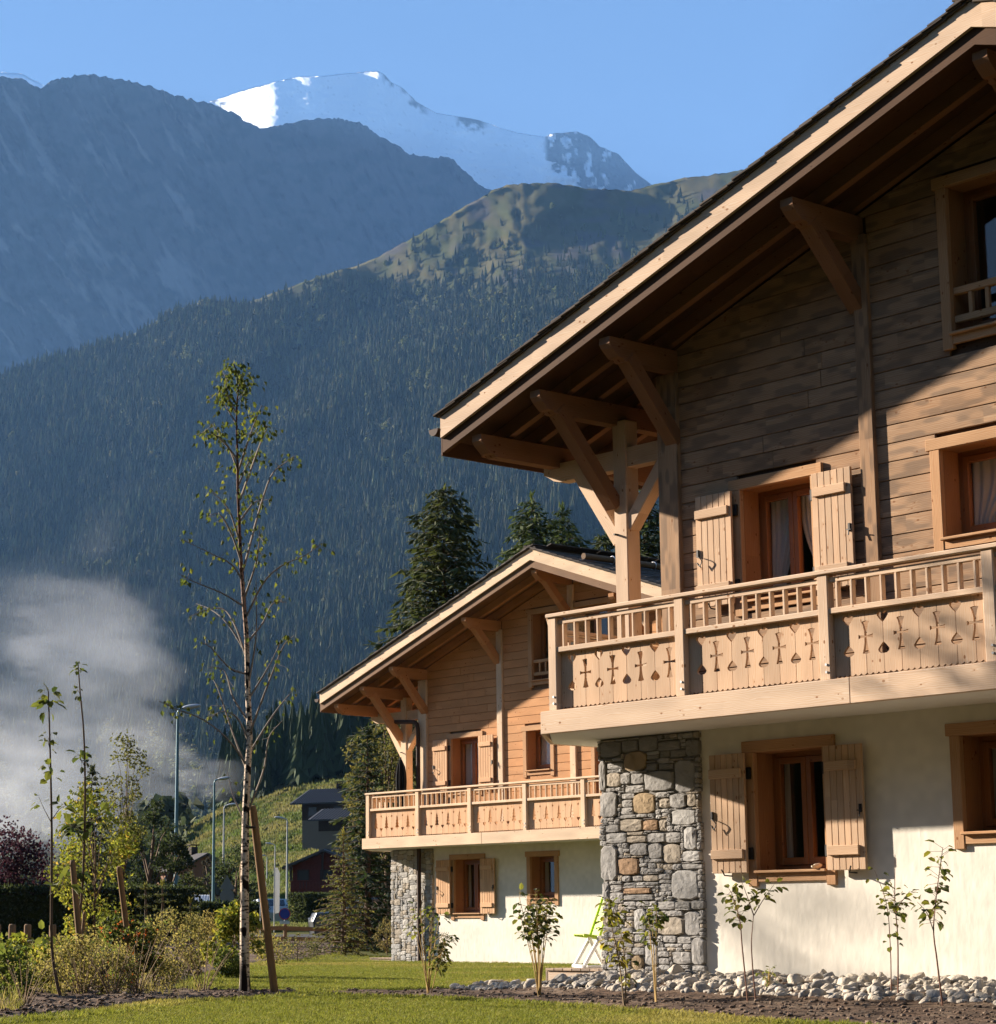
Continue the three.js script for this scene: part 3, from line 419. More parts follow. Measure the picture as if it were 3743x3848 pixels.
// ---------------------------------------------------------------- mountains: sheets of land, each at its true distance
function massif(name, { sky, az0, az1, na, nv, near, far, relief, colour, floor = -0.4, rough = 0, mat, exp = 0.85 }) {
  const pos = [], col = [], idx = [], at = (a, v) => {
    const top = curve(sky, a) + rough * (fbm(a * 9, 1.7, 0, 4) - 0.5) * 2, ed = v <= 1 ? lerp(floor, top, v) : top - (v - 1) * 18, e = ed * DEG, f = typeof far === 'function' ? far(a) : far;
    const D = (near + (f - near) * Math.pow(Math.min(v, 1), exp) + Math.max(0, v - 1) * f * 0.25) * (1 + (v <= 1 ? relief(a, v, top, ed) * ss(0, 0.08, v) : relief(a, 1, top, top)));
    return [D * Math.sin(a * DEG), EYE + D * Math.tan(e), -D * Math.cos(a * DEG)];
  };
  const vs = []; for (let j = 0; j <= nv; j++) vs.push(j / nv); vs.push(1.02, 1.06, 1.2, 1.5);
  for (const v of vs) for (let i = 0; i <= na; i++) { const a = lerp(az0, az1, i / na); pos.push(...at(a, v)); col.push(...colour(a, Math.min(v, 1), curve(sky, a), lerp(floor, curve(sky, a), Math.min(v, 1)))); }
  const n = na + 1; for (let j = 0; j + 1 < vs.length; j++) for (let i = 0; i < na; i++) { const q = j * n + i; idx.push(q, q + 1, q + n, q + 1, q + n + 1, q + n); }
  const g = new THREE.BufferGeometry(); g.setAttribute('position', new THREE.Float32BufferAttribute(pos, 3)); g.setAttribute('color', new THREE.Float32BufferAttribute(col, 3)); g.setIndex(idx); g.computeVertexNormals();
  setting(name, g, mat ?? new THREE.MeshPhysicalMaterial({ specularIntensity: 0.15, vertexColors: true, roughness: 1 }));
  return at;
}
const SKY1 = [[-8.76,13.97],[-8.36,14.19],[-7.4,14.49],[-6.37,14.82],[-5.33,15.15],[-4.29,15.78],[-3.45,16.05],[-2.88,16.01],[-2.35,15.98],[-1.75,16.22],[-0.55,16.63],[0.86,17.04],[1.93,17.57],[3.36,18.35],[4.26,18.82],[4.61,18.94],[5.46,18.96],[5.89,18.93],[6.74,18.78],[7.92,18.68],[8.51,18.8],[9.45,18.94],[10.29,19.0],[10.88,19.05],[17.25,19.05]];
SKY1.unshift([-60, 5], [-45, 7], [-30, 9.5], [-16, 11.6]);
const SKY2 = [[-16, 20.2],[-11.77,20.99],[-8.99,21.46],[-8.43,21.42],[-7.92,21.19],[-7.58,21.43],[-7.15,21.53],[-6.59,21.62],[-6.02,21.55],[-5.01,21.4],[-4.44,21.21],[-3.58,21.02],[-3.29,20.98],[-2.71,20.76],[-2.14,20.43],[-1.85,20.4],[-1.28,20.53],[-0.56,20.64],[0.08,20.63],[0.59,20.58],[1.02,20.34],[1.59,20.01],[2.02,19.74],[2.59,19.68],[3.09,19.66],[3.44,19.32],[3.86,18.98],[4.28,18.73],[5.96,17.79],[9.42,16.72]];
const SKY3 = [[-6.82,19.49],[-4.71,20.55],[-3.38,21.03],[-2.48,21.33],[-1.56,21.56],[-1.0,21.68],[-0.39,21.69],[0.4,21.77],[1.17,21.83],[1.35,21.73],[1.53,21.54],[1.87,21.37],[2.21,21.05],[2.73,20.77],[3.2,20.68],[3.85,20.58],[4.45,20.36],[4.97,20.21],[5.66,20.1],[5.79,20.17],[6.51,20.2],[6.85,20.06],[7.1,19.81],[7.6,19.59],[8.02,19.13],[8.43,18.81],[9.47,18.05],[12.19,17.24]];
const SKY4 = [[-16,20.6],[-13.15,21.09],[-10.4,21.53],[-8.99,21.56],[-8.43,21.55],[-7.82,21.29],[-7.14,20.79],[-5,19.5]];
// spurs run down to the lower left; q counts across them
const spurQ = (a, v, top) => { const e = v * top; return e - 0.46 * a; };
function rel1(a, v, top) {
  const e = v * top, q = spurQ(a, v, top), w = 1.1 * fbm(a * 0.22 + 3, e * 0.22, 0, 3);
  const s1 = Math.abs(((q * 0.235 + w + 0.12) % 1 + 1) % 1 * 2 - 1), s2 = ridge(q * 0.62 + 5, (a + e * 0.4) * 0.10, 0, 4);
  return 0.13 * ss(0.72, 1.0, v) * ss(-4, 13, a) + (0.050 * s1 + 0.034 * (0.5 - s2) + 0.010 * (fbm(a * 3, e * 3, 0, 4) - 0.5) + 0.007 * ss(0.7, 0.85, v) * (ridge(a * 3.4, e * 3.4, 0, 3) - 0.5)) * ss(0.05, 0.3, v) * (1 - 0.35 * ss(0.9, 1, v));
}
const tree1 = (a, e) => { const line1 = curve([[-9, 16.5], [-2, 16.2], [0.5, 16.6], [2, 16.4], [4, 16.9], [6, 17.2], [8, 17.0], [11, 17.2]], a) + 1.1 * (fbm(a * 0.9, e * 0.5, 5, 3) - 0.5); return ss(line1 + 0.25, line1 - 0.9, e); };
const slope = massif('forested_mountain', {
  sky: SKY1, az0: -42, az1: 22, na: 640, nv: 260, near: 820, far: (a) => lerp(2600, lerp(4700, 3450, ss(-12, 13, a)), ss(-42, -14, a)), relief: rel1, rough: 0.05, exp: 0.9,
  colour: (a, v, top) => { const e = v * top, t = tree1(a, e), n = fbm(a * 2.2, e * 2.2, 0, 4), grass = mixc([0.040, 0.046, 0.013], [0.066, 0.058, 0.022], ss(0.35, 0.65, n)), rock = [0.05, 0.045, 0.04], top2 = mixc(grass, rock, ss(0.56, 0.68, fbm(a * 1.3 + 9, e * 2.8, 0, 4))); return mixc(top2, mixc([0.014, 0.022, 0.009], [0.026, 0.032, 0.012], n), t); },
});
massif('rocky_mountain', {
  sky: SKY2, az0: -14, az1: 9.5, na: 420, nv: 240, near: 7000, far: (a) => lerp(7700, 10600, ss(-11, 5, a)), rough: 0.09, floor: 6, exp: 0.9,
  relief: (a, v, top, e) => { return 0.07 * (ridge(a * 0.22 + e * 0.12, e * 0.10 + 2, 0, 5) - 0.5) + 0.020 * (ridge(a * 1.1 + e * 0.5, e * 0.45, 0, 4) - 0.5) + 0.008 * (ridge(a * 3.6 + e, e * 2.6, 0, 4) - 0.5); },
  colour: (a, v, top, e) => { const n = fbm(a * 2.5, e * 3.5, 0, 5), s = ridge(a * 1.4 + e * 0.9, e * 0.6, 2, 4); return mixc(mixc([0.03, 0.034, 0.024], [0.058, 0.055, 0.046], ss(0.35, 0.6, n)), [0.15, 0.14, 0.12], ss(0.74, 0.9, s) * ss(11, 15, e) * ss(-2.6, -4.2, a)); },
});
massif('snow_mountain', {
  sky: SKY3, az0: -6.8, az1: 12, na: 460, nv: 220, near: 12400, far: 13800, rough: 0.02, floor: 14, exp: 1,
  relief: (a, v, top, e) => { const rockR = ss(5.5, 5.9, a); return 0.055 * ss(-1.45, -3.4, a) * 1 + 0.006 * Math.sin(a * 3.1) * ss(-1.5, -0.8, a) + 0.006 * (fbm(a * 0.8, e * 1.2, 0, 3) - 0.5) + 0.0026 * (ridge(a * 4, e * 6, 0, 4) - 0.5) + 0.020 * rockR * (ridge(a * 2.2, e * 2.2, 4, 4) - 0.5); },
  colour: (a, v, top, e) => {
    const n = fbm(a * 7, e * 9, 0, 4), d = top - e; let rock = 0;
    rock = Math.max(rock, ss(5.55, 5.75, a) * ss(0.05, -0.05, (d - curve([[5.5, 0.3], [5.9, 0.85], [6.4, 1.05], [6.7, 1.7], [7.6, 2], [9, 3]], a)) + 0.9 * (n - 0.5)) * (1 - ss(0.62, 0.7, fbm(a * 5 + 3, e * 4, 0, 3)) * 0.9));
    rock = Math.max(rock, ss(0.25, 0.05, d + 0.5 * (n - 0.5)) * (ss(1.25, 1.4, a) * ss(2.6, 2.3, a) * (1 - ss(1.55, 1.62, a) * ss(1.85, 1.75, a)) + ss(3.2, 3.4, a) * ss(4.2, 3.9, a)));
    rock = Math.max(rock, ss(0.74, 0.82, fbm(a * 12 + 1, e * 30, 0, 3)) * 0.25, ss(-2.75, -3.1, a) * ss(0.5, 0.62, n));
    return mixc([0.80, 0.82, 0.84], [0.045, 0.043, 0.042], rock);
  },
});
massif('distant_peak', { sky: SKY4, az0: -10, az1: -5, na: 120, nv: 60, near: 15500, far: 16500, rough: 0.03, floor: 16, relief: (a, v, top) => 0.02 * (fbm(a * 2, v * 9, 0, 4) - 0.5), colour: () => [0.7, 0.71, 0.73] });

massif('unseen_valley_side', { sky: [[36, 15], [60, 21], [90, 24], [130, 25], [180, 24], [220, 21], [248, 15]], az0: 36, az1: 248, na: 260, nv: 40, near: 700, far: 2100, rough: 0.5, relief: (a, v) => 0.08 * (fbm(a * 0.2, v * 5, 0, 4) - 0.5), colour: (a, v) => mixc([0.03, 0.04, 0.018], [0.07, 0.075, 0.03], fbm(a * 0.8, v * 12, 0, 3)) });  // unseen slope behind the camera, added to cut skylight on the facades

// ---------------------------------------------------------------- the forest on the slope
function firShape(seed, layers = 6) { // a spiky conifer of height 1
  const r = rng(seed), s = new Soup();
  for (let k = 0; k < layers; k++) {
    const y0 = 0.06 + 0.80 * k / layers, y1 = Math.min(1, y0 + 0.36), R0 = 0.19 * (1 - k / layers * 0.86), n = 7, c = V3(0, y1, 0), ph = r() * 6;
    const ring = Array.from({ length: n * 2 }, (_, i) => { const a = ph + i / n * Math.PI, q = R0 * (i % 2 ? 0.55 : 1) * (0.85 + 0.3 * r()); return V3(q * Math.cos(a), y0 - (i % 2 ? -0.03 : 0.03) * (0.6 + r()), q * Math.sin(a)); });
    for (let i = 0; i < ring.length; i++) s.tri(c, ring[(i + 1) % ring.length], ring[i], tint([1, 1, 1], 0.8 + 0.4 * r()));
  }
  return s.build();
}
function leafyShape(seed) { // a broadleaved crown of height 1: lobes of loose faces
  const r = rng(seed), s = new Soup();
  for (let k = 0; k < 8; k++) {
    const c = V3(rr(-0.2, 0.2, r), rr(0.3, 0.8, r), rr(-0.2, 0.2, r)), q = rr(0.16, 0.26, r);
    for (let i = 0; i < 16; i++) { const d = rdir(r), p = c.clone().addScaledVector(d, q * rr(0.75, 1.1, r)), t = d.clone().cross(rdir(r)).normalize(), u = d.clone().cross(t), w = rr(0.06, 0.11, r), k2 = tint([1, 1, 1], 0.75 + 0.5 * r()); s.tri(p.clone().addScaledVector(t, w), p.clone().addScaledVector(u, w), p.clone().addScaledVector(t, -w).addScaledVector(d, -0.05), k2); s.tri(p.clone().addScaledVector(t, -w).addScaledVector(d, -0.05), p.clone().addScaledVector(u, -w), p.clone().addScaledVector(t, w), k2); }
  }
  for (let i = 0; i < 5; i++) { const a = i / 5 * 6.28, b = (i + 1) / 5 * 6.28; s.tri(V3(0.025 * Math.cos(a), 0, 0.025 * Math.sin(a)), V3(0.025 * Math.cos(b), 0, 0.025 * Math.sin(b)), V3(0, 0.6, 0), [0.5, 0.45, 0.4]); }
  return s.build();
}
const leafMat = (rgb, tr = 0.35) => new THREE.MeshPhysicalMaterial({ color: new THREE.Color().setRGB(...rgb), vertexColors: true, roughness: 0.95, specularIntensity: 0.3, transmission: tr, thickness: 0, side: THREE.DoubleSide });
function scatter(name, geo, mat, spots) { // spots: [x, y, z, height, width factor, turn, colour]
  const m = new THREE.InstancedMesh(geo, mat, spots.length), M = new THREE.Matrix4(), c = new THREE.Color();
  spots.forEach((q, i) => { M.makeRotationY(q[5]).scale(V3(q[3] * q[4], q[3], q[3] * q[4])).setPosition(q[0], q[1], q[2]); m.setMatrixAt(i, M); m.setColorAt(i, c.setRGB(...q[6])); });
  m.name = numbered(name); m.castShadow = m.receiveShadow = true; m.userData = { kind: 'stuff' }; scene.add(m); return m;
}
{
  const r = rng(909), con = [[], [], []], bro = [[], []];
  for (let i = 0; i < 100000; i++) {
    const v = Math.pow(r(), 0.8), a = -13 + 26 * r(), top = curve(SKY1, a), e = v * top; if (v > 0.995) continue;
    const q = spurQ(a, v, top), dens = Math.max(tree1(a, e), 0.10 * tree1(a, e - 1.3)) * (0.42 + 0.8 * ss(0.36, 0.58, fbm(a * 1.3 + 4, e * 1.5 + q * 0.8, 0, 5)) + 0.5 * ss(-1, -3.5, a) * ss(12, 14, e)); if (r() > dens) continue;
    const larch = r() < 0.22, [x, y, z] = slope(a, v), leafy = ss(6.5, 3.5, e + 3.5 * (fbm(a * 0.8, e * 0.9, 8, 3) - 0.5)) * 0.85 + 0.05 + 0.35 * ss(0.6, 0.75, fbm(a * 1.5, e * 1.5, 12, 3)), k = 0.7 + 0.6 * r();  // larch: random firs tinted brighter, sunlit highlights put into the colour
    if (r() < leafy) bro[i % 2].push([x, y - 1, z, rr(10, 20, r), rr(0.9, 1.3, r), r() * 6.28, tint(mixc([0.095, 0.115, 0.035], [0.15, 0.135, 0.05], r() * r()), k)]);
    else con[i % 3].push([x, y - 1, z, rr(14, 36, r) * (0.75 + 0.6 * fbm(a * 2.1, e * 2.1, 21, 2)) * (1 - 0.35 * ss(13, 17, e)), rr(0.8, 1.2, r), r() * 6.28, tint(mixc([0.055, 0.072, 0.030], [0.115, 0.11, 0.04], r() * r()), k * (larch ? 1.7 : 1))]);
  }
  const cm = leafMat([1, 1, 1], 0.45); con.forEach((s, i) => scatter('conifer_forest', firShape(31 + i), cm, s)); bro.forEach((s, i) => scatter('broadleaf_forest', leafyShape(51 + i), cm, s));
}
// ---------------------------------------------------------------- planting beds of bare soil
const soilTex = (() => { const c = tex(512, 512, (x, y) => { const a = wrapn(x / 4, y / 4, 128, 128, 71), b = wrapn(x / 20, y / 20, 26, 26, 72), d = wrapn(x / 110, y / 110, 5, 5, 73), v = 0.45 + 0.35 * a + 0.25 * b; return mixc([v, v * 0.93, v * 0.86], [v * 1.25, v * 1.2, v * 1.12], ss(0.5, 0.8, d)); }, true); c.repeat.set(0.7, 0.7); return c; })();
const soilMat = std([0.145, 0.105, 0.078], { roughness: 1, map: soilTex, bumpMap: NB, bumpScale: 0.02 });
function soilLift(key, x, z, s) { return -0.03 + 0.055 * ss(0, 0.22, s) + (0.085 * (ridge(x * 2.6, z * 2.6, 0, 4) - 0.45) + 0.05 * (fbm(x * 9, z * 9, 0, 3) - 0.5)) * ss(0.0, 0.3, s) * (key === 'wall' ? 0.5 : 1); }
const bedHeight = (key, x, z) => G(x, z) + soilLift(key, x, z, polyDist(BEDS[key], x, z));
for (const [key, cell, zfar] of [['wall', 0.07, -60], ['shrub', 0.10, -34]]) {
  const P = BEDS[key], xs = P.map((p) => p[0]), zs = P.map((p) => p[1]), x0 = Math.min(...xs) - 0.2, x1 = Math.max(...xs) + 0.2, z0 = Math.max(zfar, Math.min(...zs) - 0.2), z1 = Math.max(...zs) + 0.2, nx = Math.ceil((x1 - x0) / cell), nz = Math.ceil((z1 - z0) / cell), id = new Int32Array((nx + 1) * (nz + 1)).fill(-1), pos = [], uv = [], idx = [];
  for (let j = 0; j <= nz; j++) for (let i = 0; i <= nx; i++) { const x = x0 + i * cell, z = z0 + j * cell, s = polyDist(P, x, z) + 0.12 * (fbm(x * 1.5, z * 1.5, 4, 3) - 0.5); if (s > -0.12 && (key === 'wall' || x > -9)) { id[j * (nx + 1) + i] = pos.length / 3; pos.push(x, G(x, z) + soilLift(key, x, z, s), z); uv.push(x, z); } }
  for (let j = 0; j < nz; j++) for (let i = 0; i < nx; i++) { const a = id[j * (nx + 1) + i], b = id[j * (nx + 1) + i + 1], c = id[(j + 1) * (nx + 1) + i], d = id[(j + 1) * (nx + 1) + i + 1]; if (a >= 0 && b >= 0 && c >= 0) idx.push(a, c, b); if (b >= 0 && c >= 0 && d >= 0) idx.push(b, c, d); }
  const g = new THREE.BufferGeometry(); g.setAttribute('position', new THREE.Float32BufferAttribute(pos, 3)); g.setAttribute('uv', new THREE.Float32BufferAttribute(uv, 2)); g.setIndex(idx); g.computeVertexNormals(); setting('soil_ground', g, soilMat);
}
{ // far part of the shrub bed, seen edge on
  const pos = [], uv = [], idx = [], n = 60, m = 50; for (let j = 0; j <= m; j++) for (let i = 0; i <= n; i++) { const z = lerp(-33.8, -69, j / m), x = lerp(-10, 0.1, i / n), s = polyDist(BEDS.shrub, x, z); pos.push(x, G(x, z) + (s > 0 ? 0.02 + 0.05 * ss(0, 0.4, s) * fbm(x * 2, z * 2, 0, 3) : -0.05), z); uv.push(x, z); }
  for (let j = 0; j < m; j++) for (let i = 0; i < n; i++) { const a = j * (n + 1) + i; idx.push(a, a + 1, a + n + 1, a + 1, a + n + 2, a + n + 1); }
  const g = new THREE.BufferGeometry(); g.setAttribute('position', new THREE.Float32BufferAttribute(pos, 3)); g.setAttribute('uv', new THREE.Float32BufferAttribute(uv, 2)); g.setIndex(idx); g.computeVertexNormals(); setting('soil_ground', g, soilMat);
}
function pebble(seed, flat = 0.72) { // a rounded river stone of size 1
  const g = new THREE.IcosahedronGeometry(0.5, 2), p = g.attributes.position, r = rng(seed), o = [r() * 9, r() * 9, r() * 9], s = [1, flat * rr(0.75, 1.1, r), rr(0.7, 0.95, r)], cuts = Array.from({ length: 7 }, () => [rdir(r), rr(0.24, 0.38, r)]);
  for (let i = 0; i < p.count; i++) { const v = V3(p.getX(i), p.getY(i), p.getZ(i)); for (const [n, c] of cuts) { const q = v.dot(n); if (q > c) v.addScaledVector(n, (c - q) * 0.85); } const k = 1 + 0.45 * (fbm(v.x * 2.4 + o[0], v.y * 2.4 + o[1], v.z * 2.4 + o[2] + 5, 2) - 0.5); p.setXYZ(i, v.x * k * s[0], v.y * k * s[1], v.z * k * s[2]); }
  const uv = []; for (let i = 0; i < p.count; i++) uv.push(p.getX(i) * 0.4 + o[0], p.getY(i) * 0.4 + p.getZ(i) * 0.3 + o[1]); g.setAttribute('uv', new THREE.Float32BufferAttribute(uv, 2));
  // smooth normals across the facets
  const key = (i) => `${p.getX(i).toFixed(4)},${p.getY(i).toFixed(4)},${p.getZ(i).toFixed(4)}`, acc = {}; g.computeVertexNormals(); const nn = g.attributes.normal;
  for (let i = 0; i < p.count; i++) (acc[key(i)] ??= V3(0, 0, 0)).add(V3(nn.getX(i), nn.getY(i), nn.getZ(i))); for (let i = 0; i < p.count; i++) { const v = acc[key(i)].clone().normalize(); nn.setXYZ(i, v.x, v.y, v.z); }
  return g;
}
const pebGeo = Array.from({ length: 9 }, (_, i) => pebble(500 + i)), pebTex = noiseTex(81, 64, 0.7), pebBump = noiseTex(83, 16, 0), pebMat = [[0.44, 0.385, 0.31], [0.50, 0.44, 0.355], [0.36, 0.325, 0.28], [0.54, 0.465, 0.37], [0.29, 0.275, 0.25], [0.46, 0.395, 0.31]].map((c) => std(c, { roughness: 0.95, map: pebTex, bumpMap: pebBump, bumpScale: 0.012 }));
{ // border of river stones along the wall and round the pillar, packed and piled
  const B = new THREE.Group(); B.name = 'stone_border'; B.userData = { kind: 'structure' }; scene.add(B);
  const r = rng(4242), laid = [], outer = (x) => curve([[-2.25, 0.45], [-1.6, 0.75], [-0.4, 1.05], [1.2, 1.2], [3, 1.22], [5, 1.28], [8, 1.35]], x), inner = (x) => x < -1.55 ? -0.25 : x < -0.25 ? -0.34 : x < 1.27 ? 0.10 : 0.05;
  let count = 0; const rest = [];
  for (let t = 0; t < 9000; t++) {
    const x = rr(-2.2, 6.6, r), a = inner(x), b = outer(x), z = rr(a, b, r), d = t < 300 ? rr(0.12, 0.20, r) : rr(0.06, 0.135, r);
    if (z < a + d * 0.35) continue; let over = 0, ok = true;
    for (const q of laid) { const h = Math.hypot(x - q[0], z - q[1]); if (h < 0.40 * (d + q[2])) { if (h < 0.26 * (d + q[2])) { ok = false; break; } over = Math.max(over, q[3] * 0.0 + 0.3 * q[2] * (1 - h / (0.46 * (d + q[2])))); } }
    if (!ok || (over > 0 && r() < 0.35)) continue; laid.push([x, z, d, over]);
    const w = toWorld(C1, x, 0, z), y = G(w[0], w[2]) + d * 0.24 + over * 1.0 - 0.01 + 0.05 * ss(0.5, 0.1, z) * r(), m = new THREE.Mesh(pebGeo[Math.floor(r() * 9)], pebMat[Math.floor(r() * 6)]);
    m.name = 'stone'; m.castShadow = m.receiveShadow = true; m.position.set(w[0], y, w[2]); m.rotation.set(rr(-0.35, 0.35, r), r() * 6.28, rr(-0.35, 0.35, r)); m.scale.setScalar(d * 1.12); rest.push([m, (x > 5.6 ? 9 : 0) - d]);
  }
  rest.sort((a, b) => a[1] - b[1]); const pile = [];
  rest.forEach(([m], i) => { if (i < 300) B.add(m); else { m.updateMatrix(); pile.push(m.geometry.clone().applyMatrix4(m.matrix)); } });
  if (pile.length) { const s = put('small_stones', mergeGeometries(pile), pebMat[0], B); s.userData.kind = 'stuff'; }
  console.log('border stones', laid.length);
}
{ // soil clods and gravel
  const r = rng(91), spots = [], c = [[0.17, 0.115, 0.08], [0.13, 0.09, 0.065], [0.20, 0.15, 0.11]];
  for (let i = 0; i < 12000; i++) {
    const key = i % 3 ? 'shrub' : 'wall'; let x, z; if (key === 'wall') { const w = toWorld(C1, rr(-2.4, 7.5, r), 0, rr(0.6, 5.4, r)); x = w[0]; z = w[2]; } else { z = -15 - 16 * Math.pow(r(), 1.4); x = rr(z * 0.16 - 0.5, 0, r); }
    const s = polyDist(BEDS[key], x, z); if (s < -0.06) continue; const d = 0.012 + 0.035 * Math.pow(r(), 4) + (key === 'shrub' && s < 0.5 ? 0.03 * r() * r() : 0);
    spots.push([x, bedHeight(key, x, z) + d * 0.2, z, d, 1 + 0.5 * r(), r() * 6.28, tint(c[Math.floor(r() * 3)], 0.8 + 0.5 * r())]);
  }
  scatter('soil_clods', pebble(777, 0.9), std([1, 1, 1], { roughness: 1, bumpMap: NB, bumpScale: 0.01 }), spots);
}
{ // lawn: tufts of grass blades
  const r = rng(123), tuft = (seed, n, spread, wide) => { const q = rng(seed), s = new Soup(); for (let i = 0; i < n; i++) { const a = q() * 6.28, b = q() * 6.28, p = V3(spread * q() * Math.cos(a), 0, spread * q() * Math.sin(a)), h = 0.6 + 0.5 * q(), lean = 0.15 + 0.5 * q(), w = wide * (0.7 + 0.6 * q()), t = V3(Math.cos(b), 0, Math.sin(b)), o = V3(-Math.sin(b), 0, Math.cos(b)), m = p.clone().addScaledVector(o, lean * 0.35 * h).add(V3(0, h * 0.6, 0)), e = p.clone().addScaledVector(o, lean * h).add(V3(0, h, 0)), k = tint([1, 1, 1], 0.75 + 0.5 * q()); s.tri(p.clone().addScaledVector(t, w), p.clone().addScaledVector(t, -w), m, k); s.tri(m.clone().addScaledVector(t, w * 0.8), m.clone().addScaledVector(t, -w * 0.8), e, k); } return s.build(); };
  const sets = [[], [], []], blocked = (x, z) => { if (polyDist(BEDS.wall, x, z) > -0.01 || polyDist(BEDS.shrub, x, z) > 0.02) return true; for (const o of [C1, C2]) { const [lx, lz] = toLocal(o, x, z); if (lx > (lz < -0.4 ? -1.62 : -0.26) && lz < 0.05) return true; } return false; };
  for (let i = 0; i < 260000; i++) {
    const d = 13.5 * Math.pow(58 / 13.5, Math.pow(r(), 1.25)), x = d * rr(-0.17, 0.32, r), z = -d; if (blocked(x, z)) continue;
    const p = fbm(x * 0.35 + 7, z * 0.35, 0, 3), dry = ss(0.50, 0.72, p) * 0.8 + (r() < 0.12 ? 0.5 : 0), near = Math.max(polyDist(BEDS.wall, x, z), polyDist(BEDS.shrub, x, z)), h = rr(0.022, 0.042, r) * (1 + (near > -0.35 ? 0.8 * r() : 0)) * (d > 30 ? 1.1 : 1);
    sets[i % 3].push([x, G(x, z) - 0.004, z, h, 1.25, r() * 6.28, tint(mixc([0.20, 0.215, 0.028], [0.36, 0.30, 0.075], clamp(dry)), 0.75 + 0.5 * r())]);
  }
  const m = leafMat([1, 1, 1], 0.4); sets.forEach((s, i) => scatter('lawn_grass', tuft(600 + i, 7, 0.9, 0.09), m, s));
}

{ // rough grass on the hillside meadow
  const r = rng(321), q = rng(77), s = new Soup(); for (let i = 0; i < 14; i++) { const a = q() * 6.28, p = V3(0.7 * q() * Math.cos(a), 0, 0.7 * q() * Math.sin(a)), b = q() * 6.28, t = V3(Math.cos(b), 0, Math.sin(b)); s.tri(p.clone().addScaledVector(t, 0.22), p.clone().addScaledVector(t, -0.22), p.clone().add(V3(0.3 * (q() - 0.5), 0.6 + 0.5 * q(), 0.3 * (q() - 0.5))), tint([1, 1, 1], 0.8 + 0.4 * q())); }
  const spots = []; for (let i = 0; i < 26000; i++) { const d = 100 * Math.pow(4.3, r()), x = d * rr(-0.09, 0.03, r), z = -d; const k = fbm(x * 0.06, z * 0.06, 0, 4), k2 = fbm(x * 0.35, z * 0.2, 3, 3); spots.push([x, G(x, z) - 0.05, z, rr(0.18, 0.5, r) * (d / 240 + 0.3), 1.6, r() * 6.28, tint(mixc([0.10, 0.135, 0.03], [0.21, 0.19, 0.065], ss(0.35, 0.65, 0.5 * k + 0.5 * k2)), 0.75 + 0.5 * r())]); }
  scatter('meadow_grass', s.build(), leafMat([1, 1, 1], 0.35), spots);
}

{ // weeds and dry grass growing through the shrub bed
  const r = rng(654), q = rng(78), s = new Soup(); for (let i = 0; i < 12; i++) { const a = q() * 6.28, p = V3(0.25 * q() * Math.cos(a), 0, 0.25 * q() * Math.sin(a)), b = q() * 6.28, t = V3(Math.cos(b), 0, Math.sin(b)), h = 0.5 + 0.6 * q(), o = V3(0.5 * (q() - 0.5), h, 0.5 * (q() - 0.5)), m = p.clone().addScaledVector(o, 0.55), k = tint([1, 1, 1], 0.75 + 0.5 * q()); s.tri(p.clone().addScaledVector(t, 0.022), p.clone().addScaledVector(t, -0.022), m, k); s.tri(m.clone().addScaledVector(t, 0.018), m.clone().addScaledVector(t, -0.018), p.clone().add(o).add(V3(0.12 * (q() - 0.5), -0.05, 0)), k); }
  const spots = []; for (let i = 0; i < 3600; i++) { const z = -16 - 30 * Math.pow(r(), 1.2), x = rr(z * 0.165, 0, r); if (polyDist(BEDS.shrub, x, z) < 0.75 * (0.3 + fbm(x * 2, z * 2, 1, 2)) || fbm(x * 0.9, z * 0.9, 9, 3) < 0.5) continue; spots.push([x, bedHeight('shrub', x, z) - 0.02, z, rr(0.05, 0.24, r), 1.2, r() * 6.28, tint(mixc([0.15, 0.17, 0.03], [0.32, 0.25, 0.08], r()), 0.75 + 0.4 * r())]); }
  scatter('bed_grass', s.build(), leafMat([1, 1, 1], 0.45), spots);
}
// ---------------------------------------------------------------- plants
const barkMat = (rgb) => std(rgb, { roughness: 0.95, map: N1, bumpMap: NB, bumpScale: 0.006 });
const BARK = { brown: barkMat([0.12, 0.085, 0.06]), red: barkMat([0.16, 0.085, 0.06]), grey: barkMat([0.22, 0.19, 0.16]), straw: barkMat([0.42, 0.29, 0.12]), stake: std([0.25, 0.17, 0.095], { ...WOOD_C }), twig: barkMat([0.26, 0.19, 0.12]) };
const LEAF = leafMat([1, 1, 1], 0.55), NEEDLE = leafMat([1, 1, 1], 0.35);
const noUv = (g) => { g.deleteAttribute('uv'); return g.index ? g.toNonIndexed() : g; };

